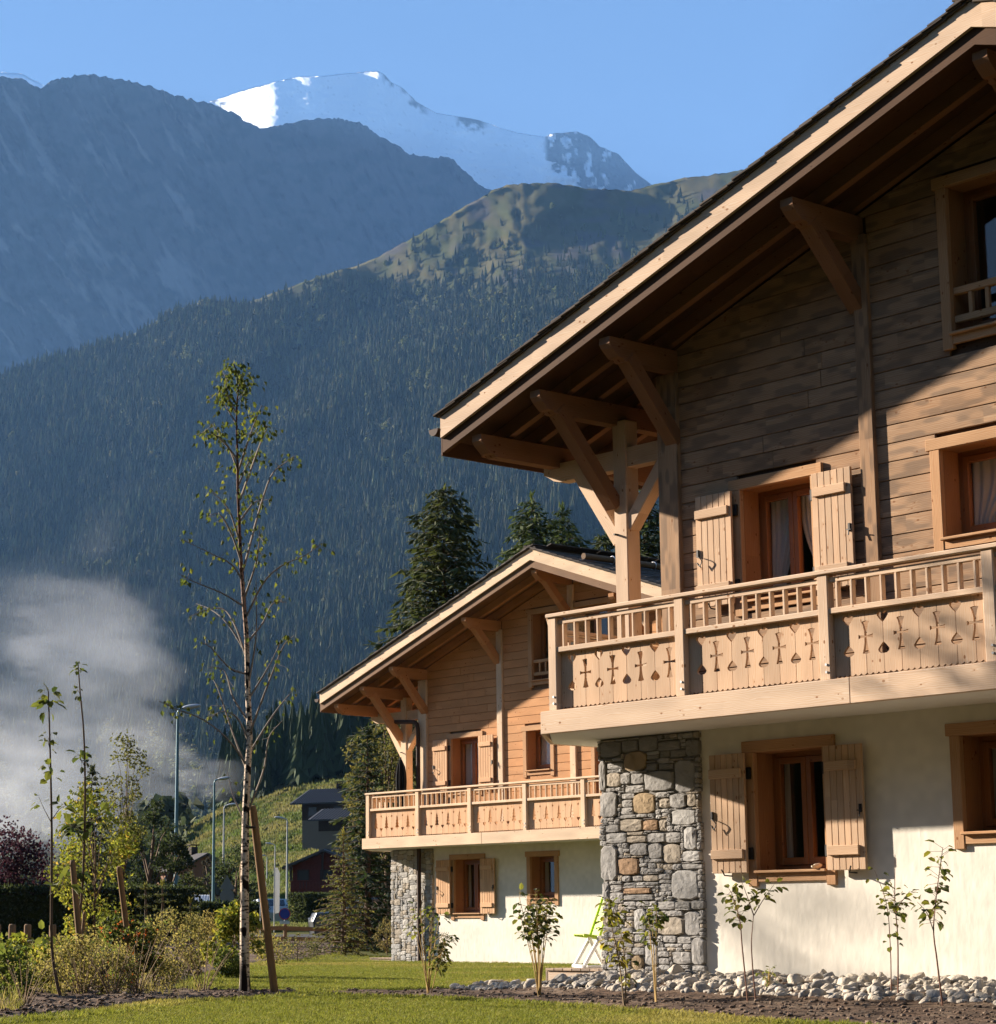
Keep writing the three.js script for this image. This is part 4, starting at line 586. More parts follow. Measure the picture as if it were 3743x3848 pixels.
// a spruce: trunk and whorls of drooping boughs set with needle sprays
function spruce(name, label, pos, h, rad, { seed = 1, dark = [0.045, 0.062, 0.02], light = [0.085, 0.10, 0.026], bare = 0.03, gap = 0.30, dens = 1, group, spray = 0.26, droop = 0.35, shape = 0.85, fat = 0.34 } = {}) {
  const T = thing(name, label, 'tree', pos, 0, group), r = rng(seed), s = new Soup(), wood = [];
  put('trunk', tube([[0, -0.2, 0], [0.02, h * 0.5, 0], [0, h * 0.98, 0]], [0.035 * h * 0.4 + 0.03, 0.016 * h * 0.5 + 0.02, 0.008], 7), BARK.brown, T);
  for (let y = h * bare; y < h * 0.985; y += gap * (0.7 + 0.5 * r())) {
    const t = y / h, L0 = rad * Math.pow(1 - t, shape) * (0.9 + 0.2 * r()) + 0.05, n = Math.round(5 + 4 * r()), ph = r() * 6.28;
    for (let k = 0; k < n; k++) {
      const a = ph + (k + 0.5 * r()) / n * 6.28, L = L0 * (0.65 + 0.5 * r()), o = V3(Math.cos(a), 0, Math.sin(a)), rise = 0.25 * t + 0.05, tip = V3(0, y, 0).addScaledVector(o, L).add(V3(0, L * (rise - droop * (1 - t)), 0)), base = V3(0, y, 0), mid = base.clone().lerp(tip, 0.5).add(V3(0, L * 0.10, 0));
      if (L > 0.25) wood.push(tube([base, mid, tip], [0.012 + 0.01 * L, 0.008 + 0.005 * L, 0.004], 3, false));
      const m = Math.max(3, Math.round(L / 0.13 * dens));
      for (let i = 0; i < m; i++) {
        const u = Math.pow((i + r()) / m, 0.7), p = u < 0.5 ? base.clone().lerp(mid, u * 2) : mid.clone().lerp(tip, u * 2 - 1), side = (i % 2 ? 1 : -1), w = V3(-o.z, 0, o.x).multiplyScalar(side * (0.5 + 0.7 * r())), d = o.clone().multiplyScalar(0.7).add(w).add(V3(0, 0.25 - 0.75 * r(), 0)).normalize(), len = spray * (0.6 + 0.8 * r()) * (0.6 + 0.5 * Math.min(1, L)), c = mixc(dark, light, clamp(Math.pow(r(), 1.6) * 0.8 + 0.25 * u - 0.1));
        s.leaf(p, d, V3(0.3 * r(), 1, 0.3 * r()), len, len * fat, c, -0.3); s.leaf(p, d.clone().add(V3(0, -0.5, 0)).normalize(), rdir(r), len * 0.8, len * fat * 0.9, tint(c, 0.85), -0.2); if (r() < 0.6) s.leaf(p, rdir(r), rdir(r), len * 0.7, len * fat * 0.8, tint(c, 0.75), -0.2);
      }
    }
  }
  for (let i = 0; i < 14; i++) s.leaf(V3(0, h * (0.93 + 0.06 * r()), 0), V3(rr(-0.5, 0.5, r), 1, rr(-0.5, 0.5, r)).normalize(), rdir(r), spray * 0.9, spray * 0.25, light);
  if (wood.length) put('boughs', mergeGeometries(wood.map(noUv)), BARK.brown, T);
  put('crown', s.build(), NEEDLE, T); return T;
}
// a broadleaved crown: branching limbs and clumps of leaves
function leafyTree(name, label, pos, h, rad, { seed = 1, cols, leaf = 0.12, n = 4000, trunk = 0.12, low = 0.25, clumps = 40, group, category = 'tree', squash = 1, mat = LEAF } = {}) {
  const T = thing(name, label, category, pos, 0, group), r = rng(seed), s = new Soup(), wood = [tube([[0, -0.15, 0], [0.03 * h * (r() - 0.5), h * 0.4, 0], [0.05 * h * (r() - 0.5), h * 0.75, 0.04 * h * (r() - 0.5)]], [trunk, trunk * 0.65, trunk * 0.2], 7)], cl = [];
  for (let k = 0; k < clumps; k++) { const d = rdir(r), q = Math.cbrt(0.25 + 0.75 * r()), y = low * h + (h - low * h) * (0.5 + 0.5 * d.y * q), c = V3(d.x * q * rad, y, d.z * q * rad * squash); cl.push(c); const b = V3(0, lerp(low * h * 0.6, y, 0.55), 0); if (k % 2 === 0) wood.push(tube([b, b.clone().lerp(c, 0.6).add(V3(0, 0.06 * h, 0)), c], [trunk * 0.3, trunk * 0.16, trunk * 0.04], 4, false)); }
  for (let i = 0; i < n; i++) { const c = cl[Math.floor(r() * clumps)], q = rad * 0.33, p = c.clone().add(rdir(r).multiplyScalar(q * Math.cbrt(r()))); const d = rdir(r); d.y -= 0.3; d.normalize(); const k = mixc(cols[0], cols[1], Math.pow(r(), 1.5)); s.leaf(p, d, rdir(r), leaf * (0.6 + 0.7 * r()), leaf * 0.7, cols[2] && r() < 0.08 ? cols[2] : tint(k, 0.8 + 0.4 * r())); }
  put('trunk', mergeGeometries(wood.map(noUv)), BARK.brown, T); put('crown', s.build(), mat, T); return T;
}
// thin stems with leaves where given: stems = [[points], radius, [leaf from, to, count, size, spread]]
function stems(name, label, category, pos, list, { seed = 1, bark = BARK.brown, cols, group, long = 1, width = 0.75, droop = 0.2, stalk = 0.04 } = {}) {
  const T = thing(name, label, category, pos, 0, group), r = rng(seed), s = new Soup(), wood = [];
  for (const [pts, rad, lf] of list) {
    const c = new THREE.CatmullRomCurve3(pts.map((p) => V3(...p))), P = c.getPoints(Math.max(4, pts.length * 3)); wood.push(tube(P, P.map((_, i) => lerp(rad, rad * 0.35, i / (P.length - 1))), rad > 0.012 ? 7 : 5));
    if (lf) for (let i = 0; i < lf[2]; i++) { const u = lerp(lf[0], lf[1], (i + r()) / lf[2]), p = c.getPoint(clamp(u)), o = rdir(r); o.y = o.y * 0.5 + 0.1; o.normalize(); const q = p.clone().addScaledVector(o, stalk * (0.4 + r()) + lf[4] * r()), d = o.clone().add(V3(0, -droop - 0.5 * r(), 0)).normalize(), z = lf[3] * (0.6 + 0.6 * r()); if (lf[4] > 0.05) wood.push(tube([p, q], [0.0025, 0.0015], 3, false)); s.broad(q, d, V3(o.x * 0.4, 1, o.z * 0.4).add(rdir(r).multiplyScalar(0.7)), z * long, z * width, tint(mixc(cols[0], cols[1], r()), 0.75 + 0.5 * r())); }
  }
  put('stems', mergeGeometries(wood.map(noUv)), bark, T); if (s.p.length) put('leaves', s.build(), LEAF, T); return T;
}
const stake = (name, label, a, b, rad, group) => { const m = single(name, tube([a, V3(...a).lerp(V3(...b), 0.97), V3(...b)], [rad, rad * 0.97, rad * 0.75], 10), BARK.stake, label, 'stake', [0, 0, 0], 0, group); return m; };

// ---- the young birch: trunk and limbs read from the photograph, one millimetre figure per 5.5 mm
{
  const D = 23.7, k = D / 4273, bx = 472, by = 1905, X0 = -0.93, Y0 = -0.15, r = rng(31), at = (x, y, z = 0) => V3((x - bx) * k, (by - y) * k, z);
  const T = thing('birch_tree', 'tall young birch with white bark and few leaves, tied to a slanting stake', 'tree', [X0, Y0, -D]);
  const bark = tex(256, 1024, (x, y) => { const v = 0.80 + 0.12 * wrapn(x / 40, y / 3, 6, 341, 5), low = ss(80, 35, y), m = wrapn(x / 26, y / 26, 10, 40, 9), lent = ss(0.66, 0.74, wrapn(x / 34, y / 1.6, 8, 640, 21)), scar = ss(0.70, 0.76, wrapn(x / 42, y / 7, 6, 146, 33)), dk = Math.max(0.75 * lent, scar, low * ss(0.35, 0.5, m)); return mixc(mixc([v, v * 0.94, v * 0.86], [v * 0.50, v * 0.33, v * 0.24], ss(430, 760, y + 120 * (m - 0.5))), [0.13, 0.10, 0.085], dk); }, true);
  const trunk = [[472, 1912], [471, 1850], [470, 1760], [470, 1650], [471, 1560], [474, 1480], [477, 1420], [473, 1330], [470, 1234], [465, 1170], [461, 1121], [456, 1050], [454, 1007], [451, 940], [450, 894], [448, 830], [447, 780], [450, 740], [454, 717], [446, 700], [440, 685]], P = smooth(trunk.map(([x, y]) => at(x, y).toArray()), 60), h = (p) => clamp(p.y / 6.75);
  const tg = tube(P, P.map((p) => lerp(0.056, 0.006, Math.pow(h(p), 0.8)) + (p.y < 0.12 ? 0.02 * (0.12 - p.y) / 0.12 : 0)), 12); const uv = tg.attributes.uv; for (let i = 0; i < uv.count; i++) uv.setXY(i, uv.getY(i), uv.getX(i) / 7);
  put('trunk', tg, std([0.78, 0.72, 0.66], { map: bark, roughness: 0.8 }), T);
  const L = [[[468, 1190], [505, 1120], [540, 1092], [585, 1075], [613, 1055]], [[462, 1100], [500, 955], [520, 905], [545, 885], [562, 873]], [[455, 960], [490, 855], [500, 825], [508, 805]], [[452, 900], [478, 835], [500, 800]], [[450, 880], [425, 850], [400, 838], [388, 845]], [[450, 900], [430, 850], [412, 830], [398, 800]], [[455, 1040], [435, 985], [405, 960]], [[460, 1085], [440, 1030], [418, 1000], [400, 1010]], [[462, 1120], [442, 1090], [400, 1070], [345, 1047]], [[466, 1170], [425, 1145], [365, 1122], [340, 1110]], [[470, 1260], [430, 1195], [395, 1160], [362, 1140]], [[470, 1270], [445, 1200], [420, 1165], [385, 1165], [350, 1175]], [[472, 1330], [488, 1230], [488, 1110]], [[475, 1420], [510, 1330], [545, 1250], [563, 1238]], [[478, 1450], [515, 1385], [545, 1340], [555, 1325]], [[476, 1480], [440, 1430], [390, 1390], [340, 1372], [308, 1358]], [[478, 1500], [440, 1400], [412, 1320], [400, 1300]], [[474, 1390], [445, 1345], [425, 1290], [395, 1285]], [[476, 1560], [505, 1480], [515, 1420], [540, 1390]], [[474, 1590], [445, 1530], [430, 1480]], [[470, 1240], [500, 1200], [520, 1155], [545, 1150]], [[473, 1350], [510, 1290], [535, 1240]], [[448, 810], [425, 770], [410, 740]], [[448, 790], [430, 750], [428, 715]], [[450, 760], [460, 735], [458, 710]], [[452, 930], [470, 880], [490, 850]], [[456, 1000], [480, 960], [500, 940]], [[466, 1150], [490, 1090], [500, 1040]], [[472, 1300], [440, 1290], [400, 1250], [385, 1245]], [[476, 1430], [450, 1380], [420, 1370], [395, 1385]]];
  const leafy = [1, 1, 1.3, 1.3, 1.2, 1.5, 0.7, 0.7, 0.5, 0.45, 0.5, 0.5, 0.6, 0.5, 0.4, 1.0, 0.5, 0.5, 0.4, 0.2, 0.5, 0.4, 1.8, 1.8, 1.6, 1.6, 1.2, 1.0, 0.4, 0.4], s = new Soup();
  L.forEach((pts, i) => {
    const dz = rr(-0.9, 0.9, r), n = pts.length, c = pts.map(([x, y], j) => at(x, y, dz * (j / (n - 1)) * Math.min(1, Math.hypot(x - pts[0][0], y - pts[0][1]) / 90)).toArray()), Q = smooth(c, 14), r0 = clamp(0.004 + 0.00007 * (pts[0][1] - 650), 0.007, 0.021) * 0.62, g = [tube(Q, Q.map((_, j) => lerp(r0, 0.0028, j / 14)), 5)], cv = new THREE.CatmullRomCurve3(Q);
    const m = Math.round(26 * leafy[i]); for (let q = 0; q < m; q++) { const u = 0.35 + 0.65 * Math.pow(r(), 0.7), p = cv.getPoint(u), o = rdir(r), e = p.clone().addScaledVector(o, 0.03 + 0.14 * r()); if (q % 3 === 0) g.push(tube([p, e], [0.003, 0.0018], 3, false)); s.leaf(e, V3(o.x * 0.5, -0.6 - 0.6 * r(), o.z * 0.5).normalize(), rdir(r), rr(0.045, 0.07, r), 0.048, tint(mixc([0.055, 0.075, 0.014], [0.16, 0.165, 0.02], r() * r()), 0.8 + 0.5 * r())); }
    put('limb', mergeGeometries(g.map(noUv)), BARK.grey, T);
  });
  for (let q = 0; q < 260; q++) { const j = Math.floor(lerp(30, 60, Math.pow(r(), 0.75))), p = P[j].clone(), o = rdir(r), e = p.addScaledVector(o, (0.05 + 0.22 * r()) * (j > 54 ? 0.7 : 1)); s.leaf(e, V3(o.x * 0.5, -0.8, o.z * 0.5).normalize(), rdir(r), rr(0.045, 0.068, r), 0.047, tint(mixc([0.055, 0.075, 0.014], [0.15, 0.155, 0.02], r() * r()), 0.8 + 0.5 * r())); }
  put('leaves', s.build(), LEAF, T);
  stake('wooden_stake', 'thick round stake slanting up against the birch trunk', [-0.62, -0.22, -24.05], [-0.868, 1.82, -23.78], 0.043, undefined);
  stake('wooden_stake', 'short pale stake leaning behind the birch trunk, beside its left edge', [-0.985, -0.2, -25.3], [-1.02, 1.25, -25.0], 0.036, undefined);
  put('tie', new THREE.TorusGeometry(0.062, 0.012, 6, 16).rotateX(Math.PI / 2).translate(0.03, 1.74, -0.02), MAT.iron, T);
}
const at = (px, py, d) => [(px - 640) / 4273 * d, EYE + (1783 - py) / 4273 * d, -d]; // survey figures (bearing, height angle, distance) to metres
const base = (px, d) => { const x = (px - 640) / 4273 * d; return [x, G(x, -d), -d]; };
const YG = [[0.15, 0.18, 0.022], [0.30, 0.29, 0.035], [0.42, 0.30, 0.05]], GREEN = [[0.08, 0.115, 0.02], [0.18, 0.20, 0.035]], DRY = [[0.20, 0.175, 0.045], [0.36, 0.30, 0.085], [0.15, 0.19, 0.035]];
// ---- saplings and stakes in the shrub bed
{
  const K = (d) => d / 4273, path = (b, d, pts) => pts.map(([x, y, z = 0]) => [(x - 640) * K(d) - b[0], EYE + (1783 - y) * K(d) - b[1], z]);
  let b = [-2.67, bedHeight('shrub', -2.67, -22.4), -22.4], d = 22.4;
  stems('sapling', 'slim tall sapling with a bent foot and a few maple leaves at its tip', 'sapling', b, [[path(b, d, [[131, 1915], [118, 1865], [109, 1810], [106, 1700], [104, 1600], [100, 1500], [95, 1400], [91, 1328]]), 0.019, [0.93, 1, 22, 0.10, 0.05]], [path(b, d, [[101, 1500], [98, 1478], [92, 1465]]), 0.005, [0, 1, 12, 0.09, 0.05]], [path(b, d, [[97, 1440], [93, 1420], [100, 1408]]), 0.004, [0, 1, 9, 0.08, 0.05]], [path(b, d, [[104, 1580], [90, 1555], [78, 1530]]), 0.005, [0.6, 1, 6, 0.08, 0.04]], [path(b, d, [[105, 1570], [118, 1552], [130, 1545]]), 0.005, [0.5, 1, 8, 0.10, 0.05]], [path(b, d, [[106, 1720], [120, 1700], [132, 1690]]), 0.005, [0.4, 1, 8, 0.12, 0.06]], [path(b, d, [[108, 1800], [96, 1790], [88, 1800]]), 0.004, [0.4, 1, 7, 0.10, 0.05]]], { seed: 3, bark: BARK.brown, cols: [[0.035, 0.055, 0.012], [0.16, 0.17, 0.025]] });
  d = 24.2; b = [-2.77, bedHeight('shrub', -2.77, -d), -d];
  stems('sapling', 'tall straight sapling with dark leaf clusters, next to a slanting stake', 'sapling', b, [[path(b, d, [[152, 1895], [156, 1800], [164, 1700], [166, 1600], [165, 1500], [160, 1400], [152, 1330], [147, 1276]]), 0.018, [0.955, 1, 12, 0.085, 0.04]], [path(b, d, [[153, 1335], [147, 1325], [144, 1318]]), 0.003, [0, 1, 6, 0.07, 0.03]], [path(b, d, [[163, 1470], [155, 1452], [162, 1438]]), 0.004, [0, 1, 14, 0.10, 0.06]], [path(b, d, [[165, 1520], [180, 1500], [186, 1490]]), 0.004, [0.5, 1, 4, 0.06, 0.03]], [path(b, d, [[165, 1600], [180, 1580], [195, 1560]]), 0.006, [0.2, 1, 22, 0.12, 0.09]], [path(b, d, [[165, 1620], [150, 1590], [140, 1580]]), 0.006, [0.2, 1, 18, 0.12, 0.09]], [path(b, d, [[164, 1690], [150, 1670], [145, 1665]]), 0.005, [0.3, 1, 14, 0.11, 0.08]]], { seed: 5, bark: BARK.brown, cols: [[0.030, 0.050, 0.012], [0.11, 0.13, 0.02]] });
  stake('wooden_stake', 'round stake leaning left in the shrub bed, beside the tall straight sapling', [-2.62, -0.25, -24.0], [-2.79, 1.26, -24.05], 0.034);
  stake('wooden_stake', 'round stake leaning in the shrub bed next to the orange-tipped bush', [-2.19, -0.25, -25.2], [-2.385, 1.22, -25.0], 0.034);
  stake('wooden_stake', 'thin dark upright stake at the front of the shrub bed', [-2.74, -0.25, -24.3], [-2.70, 0.72, -24.5], 0.02);
}
// ---- bushes of the bed
{
  const bush = (label, px, d, h, rad, cols, leaf, n, seed, extra = {}) => { const q = base(px, d); leafyTree('garden_bush', label, [q[0], q[1] + 0.02, q[2]], h, rad, { seed, cols, leaf, n, trunk: 0.018, low: 0.06, clumps: 26, category: 'bush', ...extra }); };
  bush('upright yellow-green bush filling the middle of the shrub bed', 188, 28, 2.55, 0.50, YG, 0.052, 3300, 11, { low: 0.14, clumps: 60 });
  bush('tall airy bush with tiny leaves standing above the others in the bed', 243, 28.5, 3.15, 0.30, [[0.07, 0.08, 0.02], [0.20, 0.19, 0.04]], 0.042, 1700, 12, { low: 0.42, clumps: 40 });
  bush('low bush with orange-tipped leaves at foot of the leaning stake', 250, 25.2, 0.86, 0.32, [[0.03, 0.05, 0.012], [0.17, 0.19, 0.03], [0.5, 0.13, 0.03]], 0.06, 1500, 13);
  bush('yellow leafy bush low at the left edge of the bed', 62, 24, 0.62, 0.34, YG, 0.07, 800, 14);
  bush('green rose bush at the far left corner of the bed', 22, 22, 0.52, 0.30, GREEN, 0.06, 800, 15);
  bush('feathery straw-coloured bush in front of the two saplings', 150, 23.2, 0.60, 0.42, DRY, 0.035, 1800, 16);
  bush('dry brownish bush between the sapling foot and the lawn', 205, 22.8, 0.52, 0.36, DRY, 0.03, 1600, 17);
  bush('straw-coloured twiggy bush right of the leaning stake', 300, 25.4, 0.78, 0.36, DRY, 0.034, 1600, 18);
  bush('yellowish feathery bush near the middle of the bed edge', 345, 31, 0.98, 0.40, [[0.13, 0.13, 0.03], [0.30, 0.24, 0.07]], 0.04, 1900, 19);
  bush('golden feathery bush left of the bright yellow bush', 385, 34, 0.95, 0.36, [[0.15, 0.13, 0.03], [0.34, 0.26, 0.08]], 0.04, 1700, 20);
  bush('bright yellow-green bush with large leaves behind the birch trunk', 452, 33, 1.02, 0.42, [[0.10, 0.14, 0.016], [0.36, 0.31, 0.035]], 0.075, 2300, 21, { low: 0.02 });
  bush('dark green bush at foot of the bright yellow bush', 446, 32.4, 0.45, 0.24, GREEN, 0.05, 900, 22);
  bush('small dry bush beyond the lawn, right of the birch stake', 520, 47, 0.55, 0.45, DRY, 0.05, 900, 23);
  bush('low grey-green bush beyond the lawn near the young spruce', 570, 52, 0.55, 0.5, [[0.08, 0.09, 0.03], [0.20, 0.17, 0.06]], 0.05, 900, 24);
  bush('small reddish bush beside the road fence', 495, 55, 0.7, 0.4, [[0.12, 0.10, 0.03], [0.26, 0.2, 0.06]], 0.05, 700, 25);
  bush('low bush at the corner of the farther chalet', 738, 60, 0.9, 0.35, [[0.10, 0.09, 0.03], [0.22, 0.17, 0.05]], 0.06, 600, 26);
  bush('low leafy bush below the fence posts', 120, 30, 0.6, 0.5, YG, 0.06, 1000, 27);
  bush('dry bush behind the straight sapling', 190, 26, 0.7, 0.4, DRY, 0.035, 1500, 28);
  spruce('young_larch', 'young larch with upright tip, leftmost of the small larches in the bed', base(283, 33), 1.35, 0.36, { seed: 61, dark: [0.07, 0.085, 0.02], light: [0.20, 0.19, 0.04], gap: 0.12, spray: 0.10, group: undefined, droop: 0.1 });
  spruce('young_larch', 'young larch between two others in the shrub bed', base(315, 34), 1.40, 0.34, { seed: 62, dark: [0.07, 0.085, 0.02], light: [0.20, 0.19, 0.04], gap: 0.12, spray: 0.10, droop: 0.1 });
  spruce('young_larch', 'young larch beside the golden feathery bush', base(368, 35), 1.15, 0.34, { seed: 63, dark: [0.07, 0.085, 0.02], light: [0.22, 0.20, 0.045], gap: 0.12, spray: 0.10, droop: 0.1 });
  const r = rng(66), cane = (n, h, fan, sp) => Array.from({ length: n }, (_, i) => { const a = (i / (n - 1) - 0.5) * 2 * fan + 0.1 * (r() - 0.5), hh = h * (0.7 + 0.3 * r()), z = 0.25 * (r() - 0.5); return [[[0.02 * (r() - 0.5), -0.03, 0], [a * 0.35, hh * 0.5, z * 0.5], [a * 0.8, hh, z]], 0.006, sp(r, i)]; });
  for (const [px, d, h, label] of [[165, 22.6, 0.55, 'bare twiggy clump right at the foot of the bent sapling'], [225, 22.4, 0.6, 'bare twiggy clump at the front edge of the shrub bed'], [270, 23.2, 0.7, 'bare arching twigs left of the birch on the bed edge'], [395, 24.2, 0.62, 'thin bare stems just left of the birch'], [60, 19.5, 0.45, 'dry thin stems at the very front of the shrub bed'], [335, 29, 0.6, 'dry thin stems behind the bare arching twigs']]) stems('dry_shrub', label, 'shrub', base(px, d), cane(13, h, h * 0.8, () => [0.5, 1, 5, 0.025, 0.03]), { seed: px, bark: BARK.twig, cols: DRY });
  // bamboo-like canes and saplings along the wall bed
  const wb = (px, d) => { const x = (px - 640) / 4273 * d; return [x, bedHeight('wall', x, -d), -d]; }, C = [[0.06, 0.085, 0.014], [0.22, 0.22, 0.03]];
  stems('cane_shrub', 'clump of golden canes with a dark leafy patch, in front of the farther pillar', 'shrub', wb(815, 23.5), [...cane(9, 0.92, 0.20, (q, i) => [0.86, 1, 7, 0.065, 0.05]), ...Array.from({ length: 5 }, (_, i) => [[[0.03, 0, 0.02], [0.10, 0.3, 0.05 * i - 0.1], [0.13 + 0.02 * i, 0.62, 0.05 * i - 0.1]], 0.005, [0.4, 0.95, 34, 0.055, 0.08]])], { seed: 71, bark: BARK.straw, cols: [[0.035, 0.06, 0.012], [0.20, 0.20, 0.03]] });
  stems('cane_shrub', 'dense clump of golden canes with green tops, left of the lawn chair', 'shrub', wb(1023, 22.2), cane(15, 1.08, 0.21, (q, i) => [0.62, 1, 17, 0.065, 0.055]), { seed: 72, bark: BARK.straw, cols: [[0.035, 0.055, 0.012], [0.19, 0.19, 0.03]] });
  stems('cane_shrub', 'yellowing vine-like stems in front of the near stone pillar, left of two', 'shrub', wb(1180, 19.8), [[[[0, 0, 0], [-0.03, 0.35, 0], [-0.09, 0.68, 0], [-0.12, 0.92, 0.02]], 0.008, [0.3, 1, 60, 0.07, 0.06]], [[[0.01, 0, 0], [0.02, 0.3, 0.02], [-0.01, 0.6, 0], [-0.06, 0.85, 0]], 0.007, [0.2, 1, 42, 0.07, 0.06]]], { seed: 73, bark: BARK.twig, cols: [[0.09, 0.11, 0.016], [0.34, 0.28, 0.035]] });
  stems('cane_shrub', 'thin golden canes topped with one green tuft, before the near pillar', 'shrub', wb(1240, 20.4), cane(5, 0.90, 0.07, () => [0.86, 1, 17, 0.065, 0.05]), { seed: 74, bark: BARK.straw, cols: [[0.05, 0.075, 0.014], [0.20, 0.20, 0.03]] });
  const H = [[0.045, 0.065, 0.012], [0.20, 0.19, 0.022]];
  stems('sapling', 'forked hazel sapling pair by the white wall, nearest the stone pillar', 'sapling', wb(1420, 20.6), [[[[-0.06, 0, 0.1], [-0.09, 0.5, 0.08], [-0.10, 0.72, 0.06], [-0.17, 0.98, 0.05]], 0.008, [0.62, 1, 34, 0.075, 0.07]], [[[0.03, 0, 0], [0.01, 0.5, 0], [0.04, 0.78, 0]], 0.008, null], [[[0.04, 0.76, 0], [-0.02, 0.95, 0], [-0.06, 1.07, 0]], 0.005, [0.2, 1, 20, 0.075, 0.05]], [[[0.04, 0.76, 0], [0.14, 0.92, 0.02], [0.23, 1.04, 0.03]], 0.005, [0.3, 1, 24, 0.075, 0.05]]], { seed: 81, bark: BARK.red, cols: H });
  stems('sapling', 'two-stemmed hazel sapling under the gap between the windows', 'sapling', wb(1693, 20.4), [[[[0, 0, 0], [0.02, 0.5, 0], [0.01, 0.8, 0], [0.03, 1.22, 0]], 0.008, [0.55, 0.72, 30, 0.075, 0.09]], [[[-0.06, 0.02, 0], [-0.05, 0.4, 0], [-0.07, 0.8, 0], [-0.16, 1.08, 0]], 0.006, [0.3, 1, 34, 0.065, 0.05]], [[[0.01, 0.72, 0], [0.08, 0.82, 0.02], [0.15, 0.9, 0]], 0.004, [0.4, 1, 14, 0.065, 0.04]]], { seed: 82, bark: BARK.red, cols: H });
  stems('sapling', 'single hazel sapling with large leaves, farthest right along the wall', 'sapling', wb(1775, 19.3), [[[[0, 0, 0], [-0.03, 0.4, 0], [-0.045, 0.62, 0], [0, 0.95, 0], [0.07, 1.32, 0]], 0.009, [0.55, 1, 46, 0.085, 0.06]], [[[-0.045, 0.62, 0], [-0.10, 0.78, 0], [-0.17, 0.86, 0]], 0.005, [0.4, 1, 10, 0.095, 0.05]]], { seed: 83, bark: BARK.red, cols: H });
  stems('weed_tuft', 'tiny yellow-green weed between the border stones', 'weed', (() => { const w = toWorld(C1, 2.9, 0, 0.95); return [w[0], G(w[0], w[2]) + 0.1, w[2]]; })(), cane(5, 0.13, 0.06, () => [0.3, 1, 7, 0.04, 0.02]), { seed: 84, bark: BARK.straw, cols: [[0.12, 0.15, 0.03], [0.25, 0.25, 0.05]] });
}
// ---- trees behind
spruce('spruce_tree', 'broad dark spruce rising behind the left slope of the farther roof', base(852, 80), 16.4, 4.3, { seed: 301, gap: 0.24, dens: 0.95, spray: 0.46, shape: 0.62, fat: 0.3, dark: [0.05, 0.068, 0.02], light: [0.105, 0.118, 0.03] });
spruce('larch_tree', 'pointed light green larch behind the farther ridge, left of a pair', base(1023, 95), 18.9, 5.0, { seed: 302, gap: 0.30, dens: 0.8, spray: 0.5, shape: 0.75, fat: 0.28, dark: [0.06, 0.085, 0.024], light: [0.10, 0.13, 0.035], droop: 0.15 });
spruce('larch_tree', 'pointed light green larch behind the farther ridge, right of a pair', base(1082, 97), 18.7, 4.8, { seed: 303, gap: 0.30, dens: 0.8, spray: 0.5, shape: 0.75, fat: 0.28, dark: [0.055, 0.08, 0.024], light: [0.09, 0.12, 0.033], droop: 0.15 });
spruce('spruce_tree', 'green spruce seen between the brace and post of the near chalet', base(1165, 92), 16.9, 4.2, { seed: 304, gap: 0.30, dens: 0.8, spray: 0.5, shape: 0.75, fat: 0.3, dark: [0.05, 0.068, 0.02], light: [0.085, 0.105, 0.028] });
spruce('spruce_tree', 'tall spruce seen between the outer post and the corner of the near chalet', base(1240, 88), 18.0, 4.4, { seed: 305, gap: 0.30, dens: 0.8, spray: 0.5, shape: 0.75, fat: 0.3, dark: [0.045, 0.062, 0.018], light: [0.075, 0.1, 0.025] });
spruce('spruce_tree', 'dark dense spruce close to the left corner of the farther chalet', base(702, 63), 6.2, 1.35, { seed: 306, gap: 0.20, dens: 1.3, spray: 0.26, dark: [0.024, 0.042, 0.013], light: [0.034, 0.056, 0.016], bare: 0.0 });
spruce('spruce_tree', 'small bright young spruce on the lawn edge before the dark one', base(656, 58.5), 3.2, 0.92, { seed: 307, gap: 0.13, dens: 1.3, spray: 0.15, dark: [0.15, 0.155, 0.035], light: [0.26, 0.24, 0.05], bare: 0.02, droop: 0.2 });
leafyTree('broadleaf_tree', 'olive-leaved tree beside the balcony of the farther chalet', base(738, 68), 7.1, 1.15, { seed: 311, cols: [[0.08, 0.085, 0.022], [0.15, 0.125, 0.03]], leaf: 0.13, n: 4200, low: 0.35, clumps: 44 });
spruce('spruce_tree', 'hazy grey-green spruce behind the purple tree at left', base(178, 82), 6.3, 1.9, { seed: 308, gap: 0.24, dens: 0.9, spray: 0.32, dark: [0.06, 0.075, 0.03], light: [0.09, 0.10, 0.038] });
leafyTree('purple_tree', 'dark purple-leaved tree above the clipped hedge', base(45, 66), 3.5, 1.35, { seed: 312, cols: [[0.032, 0.013, 0.018], [0.055, 0.02, 0.028]], leaf: 0.11, n: 4600, low: 0.15, clumps: 46 });
leafyTree('broadleaf_tree', 'dark green tree left of the tallest street lamp', base(292, 74), 4.6, 0.85, { seed: 313, cols: [[0.028, 0.04, 0.013], [0.045, 0.06, 0.018]], leaf: 0.11, n: 3600, low: 0.05, clumps: 40 });
leafyTree('broadleaf_tree', 'dark green tree directly behind the tallest street lamp', base(328, 78), 4.0, 0.75, { seed: 314, cols: [[0.028, 0.04, 0.013], [0.045, 0.06, 0.018]], leaf: 0.11, n: 3000, low: 0.05, clumps: 34 });
leafyTree('broadleaf_tree', 'round dark tree between the street lamps on the meadow foot', base(452, 130), 4.9, 1.5, { seed: 315, cols: [[0.035, 0.048, 0.016], [0.06, 0.075, 0.022]], leaf: 0.18, n: 3000, low: 0.03, clumps: 36 });
